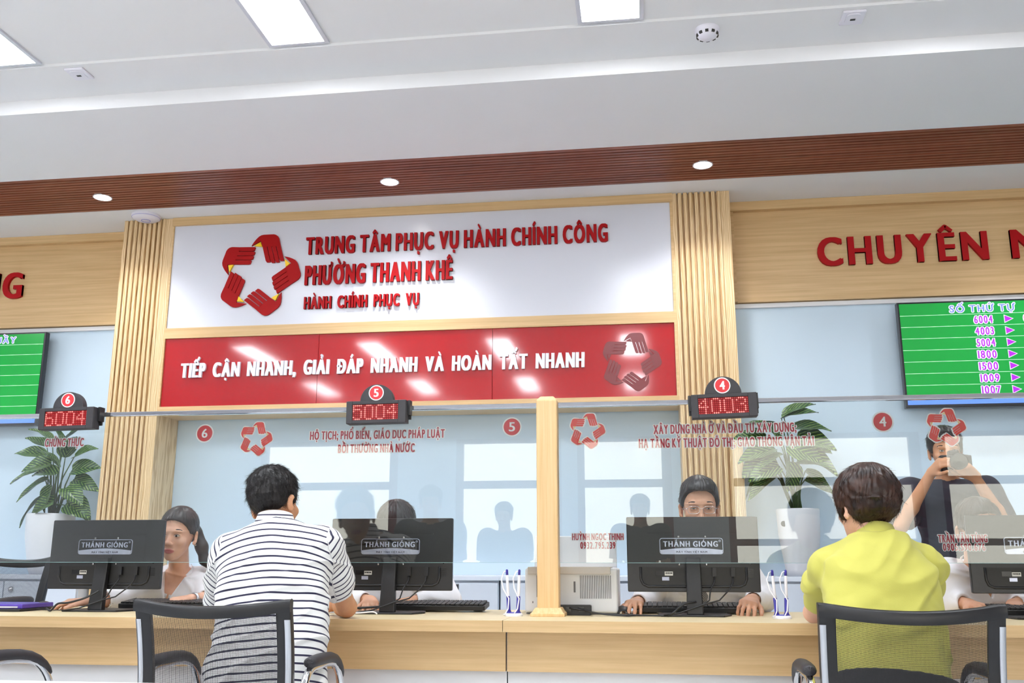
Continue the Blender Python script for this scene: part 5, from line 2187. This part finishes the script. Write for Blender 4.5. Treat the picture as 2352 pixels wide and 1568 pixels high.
# ---- woman in yellow
hd = Head(A3(1990, 1160, 3.46), (-.38, 1, -.05), (.02, .12, 1), 1.0)
pel = A3(2052, 1568, 3.20); pel[2] = .555
neck = A3(2016, 1240, 3.42)
p = Person('person', 'woman in a yellow puff sleeved blouse seated with her back turned', pel, neck, A3(2140, 1290, 3.46) - A3(1893, 1292, 3.42), hd,
           tab=[(0, .0, .135, .180), (.06, .0, .128, .172), (.16, .0, .112, .166), (.28, .0, .110, .176), (.38, -.004, .108, .180), (.45, -.006, .096, .172), (.51, -.012, .076, .128), (.555, -.014, .058, .074)])
sa, ea = A3(1905, 1306, 3.44), A3(1868, 1402, 3.71)
sb, eb = A3(2122, 1306, 3.48), A3(2128, 1405, 3.72)
ea[2] = CT + .036; eb[2] = CT + .036
wa = np.array([ea[0] + .16, 3.86, CT + .036]); wb = np.array([eb[0] - .12, 3.88, CT + .036])
rootB = p.body('skin_fair', [(sa, ea, wa), (sb, eb, wb)],
       [dict(wrist=wa, dirv=(.8, .3, -.1), back=(0, 0, 1), side=1, sc=.9), dict(wrist=wb, dirv=(-.8, .2, -.1), back=(0, 0, 1), side=-1, sc=.9)], female=True, h=.0038)
ma = sa + (ea - sa) * .74; mb_ = sb + (eb - sb) * .74
dirA = nrm(p.R[:, 2])


def puff(S):
    for q, sg in ((sa, -1), (sb, 1)):
        S.ell(q + p.R[:, 2] * .010 + p.R[:, 0] * sg * .002, (.050, .056, .042), p.R, .04)
        S.cone(p.torso_pt(.05 * sg, -.012, p.L - .022), q + p.R[:, 2] * .012, .044, .050, .04)


def gather(S):
    pass


shB, V_, F_ = p.shirt('cloth_yellow', [([sa, sa + (ma - sa) * .5, ma], [.058, .058, .052]), ([sb, sb + (mb_ - sb) * .5, mb_], [.056, .056, .050])], grow=.002, wr=.0065, seed=7, name='blouse', neck_r=.058, extra=puff)
p.trousers('cloth_black', top=.10, grow=.012, loft=.022); p.shoes()
p.hair('hair_brown', ZI([-.14, -.08, -.05, -.03, -.01, .012, .028, .045, .06, .08, .12], [-.004, -.004, .012, .055, .098, .108, .066, .075, .125, .145, .15]),
       lambda q: (.010 + .012 * ss(.03, .10, q[:, 2]) + .012 * ss(.1, .2, q[:, 2]) + .006 * ss(.0, -.07, q[:, 1])).astype(F32), crown_dir(hd, up=-.7, swirl=.2), n=4200, length=.024, rad=.0006, seed=8, rough=.003, lift=.0, jitter=.07)
cR = frame(nrm(p.R[:, 1]), p.R[:, 2])
ring_collar('collar', 'cloth_yellow', rootB, neck + p.R[:, 2] * .012 + p.R[:, 1] * .012, cR, [(-.03, .018), (.0, .006), (.034, -.002), (.036, -.006), (.0, -.002)], 110, 430, .060, .064, .003)

# ---- woman clerk
hd = Head(A3(411, 1222, 4.44), (.04, -1, -.10), (.05, .02, 1), 1.03)
neck = A3(412, 1312, 4.52)
pel = np.array([A3(408, 1400, 4.72)[0], 4.72, .55])
p = Person('person', 'woman clerk with tied dark hair wearing an open collared white shirt', pel, neck, (-1, .12, .0), hd, W=.94)
sa, sb = A3(352, 1342, 4.50), A3(468, 1334, 4.58)
ea, wa = A3(288, 1384, 4.46), A3(204, 1383, 4.25)
eb, wb = A3(476, 1388, 4.44), A3(438, 1376, 4.36)
for q in (ea, wa, eb, wb):
    q[2] = max(q[2], CT + .036)
rootC = p.body('skin_fair', [(sa, ea, wa), (sb, eb, wb)],
       [dict(wrist=wa, dirv=(-.85, -.5, -.02), back=(0, .15, 1), side=-1, curl=(.35, .4, .45, .5), sc=.95), dict(wrist=wb, dirv=(-1, -.35, -.12), back=(.0, -.35, 1), side=1, curl=(.5, .55, .6, .65), sc=.95)],
       female=True, h=.003, legs=True)
p.hd.eyes(rootC, p.base, lid=.0052, gaze=(.001, -.0008), brow='hair_soft', thick=1.0)
ca = ea + (wa - ea) * .62


def vcut(S):
    o = p.neck.astype(F32); R = p.R.astype(F32)

    def fn(P):
        q = (P - o) @ R
        w = np.clip((q[:, 2] + .125) * .42, 0, 1)
        return np.maximum(np.abs(q[:, 0] + .0) - w, .02 - q[:, 1]) * F32(.9)
    S.op('sub', fn, .002)
    S.ops[-1] = ('sub', fn, .002, None, None)


shC, V_, F_ = p.shirt('cloth_white', [([sa, ea, ca], [.064, .054, .047]), ([sb, sb + (eb - sb) * .98], [.066, .056])], grow=.001, wr=.0035, seed=11, neck_r=.054, vneck=vcut)
p.trousers('cloth_black'); p.shoes()


def pony(S):
    S.cone(hd.p(-.045, -.085, .12), hd.p(-.085, -.075, .05), .030, .028, .02)
    S.cone(hd.p(-.085, -.075, .05), hd.p(-.105, -.07, -.01), .028, .022, .02)
    S.cone(hd.p(-.105, -.07, -.01), hd.p(-.15, -.06, -.05), .022, .012, .02)


p.hair('hair_soft', ZI([-.14, -.08, -.05, -.03, -.012, .012, .03, .045, .06, .075, .09, .12], [.05, .05, .07, .085, .108, .116, .118, .136, .158, .176, .188, .194]),
       lambda q: (.005 + .008 * ss(.1, .2, q[:, 2]) + .004 * ss(0, -.07, q[:, 1])).astype(F32), crown_dir(hd, cy=.02, up=-.1), n=1500, length=.022, rad=.0005, seed=12, extra=pony, rough=.0012, lift=.01, jitter=.08, h=.003, sel=lambda c: ss(.10, .14, hd.local(c.astype(F32))[:, 2]))
# open collar wings
for sg in (-1, 1):
    Rn, o = p.R, neck
    rows = []
    for i in range(9):
        u = i / 8
        a = math.radians(-60 + 150 * u) if sg > 0 else math.radians(240 - 150 * u)
        top = o + Rn @ np.array([.056 * math.cos(a), .060 * math.sin(a) - .004, .022 - .052 * ss(.35, 1, u)])
        out = Rn @ np.array([math.cos(a) * .030 + sg * .006, math.sin(a) * .030 + .012, -.046 - .02 * u])
        rows.append([Vector(top + out * (k / 4)) for k in range(5)])
    MB().grid(rows).build('collar', 'cloth_white', rootC, solid=.003)
# wristwatch
wd = nrm(eb - wb)
x_ = nrm(np.cross(wd, (0, 0, 1))); z_ = np.cross(x_, wd)
c_ = wb + wd * .018
MB().tube([c_ + x_ * .031 * math.cos(a) + z_ * .029 * math.sin(a) for a in [2 * math.pi * k / 28 for k in range(28)]], .0055, 8, closed=True, flat=(tuple(wd), 1.4)).build('wristwatch', 'brushed', rootC)
MB().tube([c_ + wd * .03 + x_ * .0 + z_ * .03, c_ + wd * .03 + z_ * .034], .011, 16).build('watch_face', 'brushed', rootC)
em = emblem(0, 0, .013, 0, .0015)
ec = p.torso_pt(-.075, .115, p.L * .62)
em.v = [Vector(ec + p.R @ np.array([-v.x, .004 - v.y, v.z])) for v in em.v]
em.build('emblem', ['emblem_red', 'emblem_red'], rootC)
MB().tube([hd.p(-.083, -.004, .066), hd.p(-.086, -.004, .062)], .0045, 10).build('earring', 'silver_wire', rootC)

# ---- clerk with eyeglasses
hd = Head(A3(1606, 1161, 4.46), (.03, -1, -.10), (0, .02, 1), 1.03)
neck = A3(1607, 1268, 4.58)
pel = np.array([A3(1607, 1400, 4.74)[0], 4.74, .56])
p = Person('person', 'man clerk with eyeglasses and tie half hidden by his monitor', pel, neck, (-1, 0, 0), hd)
sa, sb = A3(1512, 1308, 4.60), A3(1702, 1308, 4.60)
ea, wa = A3(1486, 1385, 4.54), A3(1462, 1384, 4.31)
eb, wb = A3(1752, 1375, 4.56), A3(1726, 1378, 4.28)
for q in (ea, wa, eb, wb):
    q[2] = max(q[2], CT + .042)
rootD = p.body('skin_mid', [(sa, ea, wa), (sb, eb, wb)],
       [dict(wrist=wa, dirv=(-.12, -1, .02), back=(.05, .05, 1), side=1, curl=(.45, .4, .4, .5)), dict(wrist=wb, dirv=(-.28, -1, -.12), back=(.1, -.3, 1), side=-1, curl=(.6, .65, .7, .75), spread=.16)], h=.003)
p.hd.eyes(rootD, p.base, lid=.0024, gaze=(0, -.0010), brow='hair_soft', thick=1.15)
shD, V_, F_ = p.shirt('cloth_white', [([sa, ea, ea + (wa - ea) * .86], [.074, .056, .037]), ([sb, eb, eb + (wb - eb) * .86], [.074, .058, .037])], grow=.004, wr=.004, seed=15, neck_r=.06)
p.trousers('cloth_black'); p.shoes()
p.hair('hair_black', ZI([-.12, -.08, -.05, -.03, -.012, .02, .03, .045, .058, .07, .085, .12], [.045, .05, .06, .09, .118, .125, .115, .155, .172, .184, .19, .192]),
       lambda q: (.004 + .010 * ss(.09, .15, q[:, 2]) + .010 * ss(.16, .22, q[:, 2])).astype(F32), crown_dir(hd, cy=.12, cz=.20, up=.05, swirl=-.3), n=2200, length=.018, rad=.0006, seed=16, rough=.0018, lift=.03, jitter=.15, h=.003)
gl = MB()
for x in (-1, 1):
    pts = []
    for k in range(32):
        a = 2 * math.pi * k / 32
        cx, cz = math.cos(a), math.sin(a)
        cx = math.copysign(abs(cx) ** .62, cx); cz = math.copysign(abs(cz) ** .7, cz)
        pts.append(hd.p(.0335 * x + .0255 * cx, .113 - .004 * (abs(.0335 + .0255 * cx * x) / .06) ** 2, .1065 + .0155 * cz))
    gl.tube(pts, .0011, 6, closed=True)
    gl.tube([hd.p(.058 * x, .110, .112), hd.p(.071 * x, .09, .112), hd.p(.078 * x, .02, .108), hd.p(.079 * x, -.005, .104)], .0012, 6)
gl.tube([hd.p(-.009, .114, .111), hd.p(-.004, .117, .113), hd.p(.004, .117, .113), hd.p(.009, .114, .111)], .0012, 6)
gl.build('eyeglasses', 'silver_wire', rootD)
tz = p.R[:, 2]
rows = []
for i in range(12):
    t = p.L * (.99 - .075 * i)
    w = .018 + .022 * min(1, i / 9)
    yv = np.interp(t, [r[0] for r in p.tab], [r[1] + r[2] for r in p.tab]) + .012
    rows.append([Vector(p.torso_pt(u * w + .0, yv - .006 * u * u, t)) for u in (-1, -.5, 0, .5, 1)])
MB().grid(rows).build('necktie', 'cloth_tie', rootD, solid=.003)
rd = p.tips[1][2]
MB().tube([wb + nrm((-.28, -1, -.12)) * .105 + np.array([.004, 0, -.012]) + np.array([math.cos(a) * .0105, 0, math.sin(a) * .0105]) for a in [2 * math.pi * k / 20 for k in range(20)]], .0016, 6, closed=True).build('ring', 'gold_wire', rootD)

# ---- clerk mostly hidden behind the monitor beside the striped man
hd = Head(A3(911, 1212, 4.58), (-.06, -1, -.30), (0, -.08, 1), 1.05)
neck = A3(905, 1300, 4.66)
pel = np.array([A3(905, 1400, 4.80)[0], 4.80, .55])
p = Person('person', 'man clerk in white shirt and tie mostly hidden behind a monitor beside the striped man', pel, neck, (-1, 0, 0), hd)
sa, sb = A3(815, 1325, 4.64), A3(1000, 1325, 4.64)
ea, wa = A3(800, 1385, 4.52), A3(850, 1392, 4.43)
eb, wb = A3(1030, 1378, 4.48), A3(950, 1386, 4.40)
for q in (ea, wa, eb, wb):
    q[2] = max(q[2], CT + .040)
rootE = p.body('skin_mid', [(sa, ea, wa), (sb, eb, wb)],
       [dict(wrist=wa, dirv=(.3, -1, -.1), back=(0, 0, 1), side=1), dict(wrist=wb, dirv=(-1, -.35, -.10), back=(0, -.2, 1), side=-1, curl=(.5, .55, .6, .6))], h=.0038)
p.hd.eyes(rootE, p.base, lid=.0035, brow='hair_soft')
p.shirt('cloth_white', [([sa, ea, ea + (wa - ea) * .8], [.074, .056, .038]), ([sb, eb, eb + (wb - eb) * .94], [.074, .058, .036])], grow=.004, wr=.004, seed=21, neck_r=.06)
p.trousers('cloth_black'); p.shoes()
p.hair('hair_black', ZI([-.12, -.08, -.05, -.03, -.012, .02, .03, .045, .06, .08, .12], [.045, .05, .06, .09, .118, .122, .105, .145, .168, .182, .19]),
       lambda q: (.004 + .008 * ss(.07, .12, q[:, 2]) + .010 * ss(.13, .21, q[:, 2])).astype(F32), crown_dir(hd), n=1500, length=.025, rad=.0006, seed=22)
rows = []
for i in range(12):
    t = p.L * (.99 - .075 * i)
    w = .018 + .022 * min(1, i / 9)
    yv = np.interp(t, [r[0] for r in p.tab], [r[1] + r[2] for r in p.tab]) + .012
    rows.append([Vector(p.torso_pt(u * w + .03 * i / 12, yv - .006 * u * u, t)) for u in (-1, -.5, 0, .5, 1)])
MB().grid(rows).build('necktie', 'cloth_tie', rootE, solid=.003)

# ---- clerk behind the monitor at the frame edge
hd = Head(A3(2246, 1212, 4.46), (.22, -1, -.25), (0, -.05, 1), 1.08)
neck = A3(2246, 1298, 4.54)
pel = np.array([A3(2260, 1400, 4.72)[0], 4.72, .56])
p = Person('person', 'clerk in an open collared white shirt behind the glass beside the woman in yellow', pel, neck, (-1, -.1, 0), hd, W=1.08)
sa, sb = A3(2182, 1322, 4.56), A3(2345, 1322, 4.52)
ea, wa = A3(2186, 1400, 4.52), A3(2225, 1400, 4.43)
eb, wb = A3(2365, 1400, 4.46), A3(2330, 1398, 4.42)
for q in (ea, wa, eb, wb):
    q[2] = max(q[2], CT + .042)
rootF = p.body('skin_mid', [(sa, ea, wa), (sb, eb, wb)],
       [dict(wrist=wa, dirv=(.3, -1, -.1), back=(0, 0, 1), side=1), dict(wrist=wb, dirv=(-.3, -1, -.1), back=(0, 0, 1), side=-1)], h=.0035)
p.hd.eyes(rootF, p.base, lid=.0036, brow='hair_soft')
p.shirt('cloth_white', [([sa, ea, ea + (wa - ea) * .8], [.080, .058, .038]), ([sb, eb, eb + (wb - eb) * .8], [.080, .058, .038])], grow=.006, wr=.005, seed=25, neck_r=.062,
        vneck=lambda S: S.op('sub', lambda P: (np.maximum(np.abs(((P - p.neck.astype(F32)) @ p.R.astype(F32))[:, 0]) - np.clip((((P - p.neck.astype(F32)) @ p.R.astype(F32))[:, 2] + .11) * .42, 0, 1), .02 - ((P - p.neck.astype(F32)) @ p.R.astype(F32))[:, 1]) * F32(.9)), .002))
p.trousers('cloth_black'); p.shoes()
p.hair('hair_soft', ZI([-.12, -.08, -.05, -.03, -.012, .02, .03, .045, .06, .08, .12], [.045, .05, .06, .09, .118, .125, .11, .15, .182, .20, .205]),
       lambda q: (.003 + .007 * ss(.08, .13, q[:, 2]) + .006 * ss(.15, .21, q[:, 2])).astype(F32), crown_dir(hd), n=1500, length=.022, rad=.0006, seed=26)
for sg in (-1, 1):
    rows = []
    for i in range(9):
        u = i / 8
        a = math.radians(-60 + 150 * u) if sg > 0 else math.radians(240 - 150 * u)
        top = neck + p.R @ np.array([.066 * math.cos(a), .068 * math.sin(a) - .004, .028 - .04 * ss(.4, 1, u)])
        out = p.R @ np.array([math.cos(a) * .026 + sg * .004, math.sin(a) * .026 + .006, -.046 - .018 * u])
        rows.append([Vector(top + out * (k / 4)) for k in range(5)])
    MB().grid(rows).build('collar', 'cloth_white', rootF, solid=.003)
gl = MB()
for x in (-1, 1):
    gl.tube([hd.p(.058 * x, .110, .112), hd.p(.073 * x, .09, .112), hd.p(.080 * x, .02, .108), hd.p(.081 * x, -.005, .104)], .0012, 6)
    gl.tube([hd.p(.0335 * x + .025 * math.cos(a), .113, .1065 + .017 * math.sin(a)) for a in [2 * math.pi * k / 24 for k in range(24)]], .0011, 6, closed=True)
gl.tube([hd.p(-.009, .114, .111), hd.p(.009, .114, .111)], .0012, 6)
gl.build('eyeglasses', 'silver_wire', rootF)


# ---- people standing on the visitors' side, seen mirrored in the glass
def stander(label, loc, heading, H, skin, shirt, pants, hairm, camera=False, seed=40):
    k = H / 1.70
    f = np.array([math.cos(math.radians(heading)), math.sin(math.radians(heading)), 0.0])
    x = np.cross(f, (0, 0, 1))
    o = np.array([loc[0], loc[1], 0.0])
    W = lambda a, b, c: o + (x * a + f * b) * k + np.array([0, 0, c * k])
    hd = Head(W(0, .045, 1.585), f + np.array([0, 0, -.05]), (0, 0, 1), k)
    p = Person('person', label, W(0, 0, .93), W(0, .0, 1.43), x, hd)
    p.base = o
    if camera:
        arms = [(W(-.185, 0, 1.36), W(-.25, .12, 1.16), W(-.09, .28, 1.42)), (W(.185, 0, 1.36), W(.27, .14, 1.18), W(.11, .24, 1.45))]
        hands = [dict(wrist=arms[0][2], dirv=x * .6 + f * .5 + np.array([0, 0, .4]), back=-x * .6 + np.array([0, 0, -.8]), side=-1, curl=(.8, .8, .8, .8), sc=k), dict(wrist=arms[1][2], dirv=-x * .4 + f * .7 + np.array([0, 0, .5]), back=x + np.array([0, 0, .2]), side=1, curl=(.9, .9, .9, .9), sc=k)]
    else:
        arms = [(W(-.185, 0, 1.36), W(-.22, .0, 1.10), W(-.22, .08, .86)), (W(.185, 0, 1.36), W(.22, .0, 1.10), W(.22, .08, .86))]
        hands = [dict(wrist=a[2], dirv=f * .2 + np.array([0, 0, -1]), back=x * s_, side=s_, sc=k) for a, s_ in zip(arms, (-1, 1))]
    S = p.S
    legs = []
    for g in (-1, 1):
        hip, kn, an = W(.09 * g, 0, .92), W(.10 * g, .01, .50), W(.105 * g, -.01, .09)
        S.cone(hip, kn, .085, .058, .04); S.cone(kn, an, .056, .038, .03); S.cone(an + np.array([0, 0, -.04]), an + f * .16 + np.array([0, 0, -.05]), .042, .036, .02)
        legs.append((hip, kn, an))
    r = p.body(skin, arms, hands, h=.0055, legs=False)
    p.leg = legs
    p.hd.eyes(r, p.base)
    p.shirt(shirt, [([a[0], a[0] + (a[1] - a[0]) * .88], [.090, .070]) for a in arms], h=.007, grow=.010, seed=seed, name='shirt')
    S2 = Sculpt()
    S2.loft(p.pel, p.R, p.tab, .03, 2.4, grow=.004)
    for hip, kn, an in legs:
        S2.cone(hip, kn, .098, .074, .05); S2.cone(kn, an, .072, .062, .03)
    cut_plane(S2, p.pel + p.R[:, 2] * .08, p.R[:, 2])
    V, F = S2.mesh(.008)
    mesh_obj('trousers', V, F, pants, r, None, p.base)
    p.shoes()
    p.hair(hairm, ZI([-.12, -.075, -.05, -.03, -.012, .02, .03, .045, .06, .08, .11], [.040, .045, .062, .085, .118, .122, .10, .145, .16, .165, .17]),
           lambda q: (.003 + .009 * ss(.05, .11, q[:, 2]) + .014 * ss(.13, .21, q[:, 2])).astype(F32), crown_dir(hd), n=900, length=.03, rad=.0008, seed=seed, h=.005)
    return r, W, f, x, p


rG, W, f, x, pG = stander('photographer in a dark printed shirt standing behind the glass with a raised camera', (A3(2168, 1040, 5.6)[0], 5.6), -97, 1.735, 'skin_tan', 'cloth_navy', 'cloth_black', 'hair_black', camera=True, seed=31)
em = lettering(MB(), 'ZBK', -.034, .034, -.016, .028, 0, .003, bold=.03, shear=.2)
ec = pG.torso_pt(-.075, .135, pG.L * .68)
em.v = [Vector(ec + pG.R @ np.array([-v.x, .003 - v.y, v.z])) for v in em.v]
em.build('chest_print', 'white_letter', rG)
cm = thing('photo_camera', 'black photo camera held up by the photographer behind the glass', 'camera', tuple(W(.0, .30, 1.50)))
Mx = Matrix(((x[0], f[0], 0, W(0, .26, 1.50)[0]), (x[1], f[1], 0, W(0, .26, 1.50)[1]), (0, 0, 1, W(0, .26, 1.50)[2]), (0, 0, 0, 1)))
m = MB().box((-.07, -.03, -.05), (.07, .03, .035)).box((-.025, -.03, .035), (.025, .03, .06)).box((-.08, -.01, -.05), (-.05, .05, .03))
m.v = [Mx @ v for v in m.v]
m.build('camera_body', 'black_plastic', cm, bevel=.006)
m = MB().lathe([(.036, 0), (.038, .05), (.042, .10), (.042, .125), (.036, .125), (.001, .118)], (0, 0, 0), 28, M=Matrix.Translation((0, .03, -.01)) @ Matrix.Rotation(math.radians(-90), 4, 'X'))
m.v = [Mx @ v for v in m.v]
m.build('lens', 'black_gloss', cm)
for i, (px_, py_, yv, head, lab, sh) in enumerate(((990, 1150, 6.75, 80, 'visitor in dark clothes mirrored in the glass above the second monitor', 'cloth_navy'), (1160, 1180, 8.7, 95, 'visitor in dark clothes mirrored in the glass beside the wooden post', 'cloth_dark'),
                                          (1470, 1165, 8.2, 90, 'visitor in dark clothes mirrored in the glass before the monitor of the clerk with eyeglasses', 'cloth_dark'))):
    q = A3(px_, py_, yv)
    stander(lab, (q[0], 2 * YG - yv), head, 1.70 * q[2] / 1.60, 'skin_tan', sh, 'cloth_black', 'hair_black', seed=50 + i)
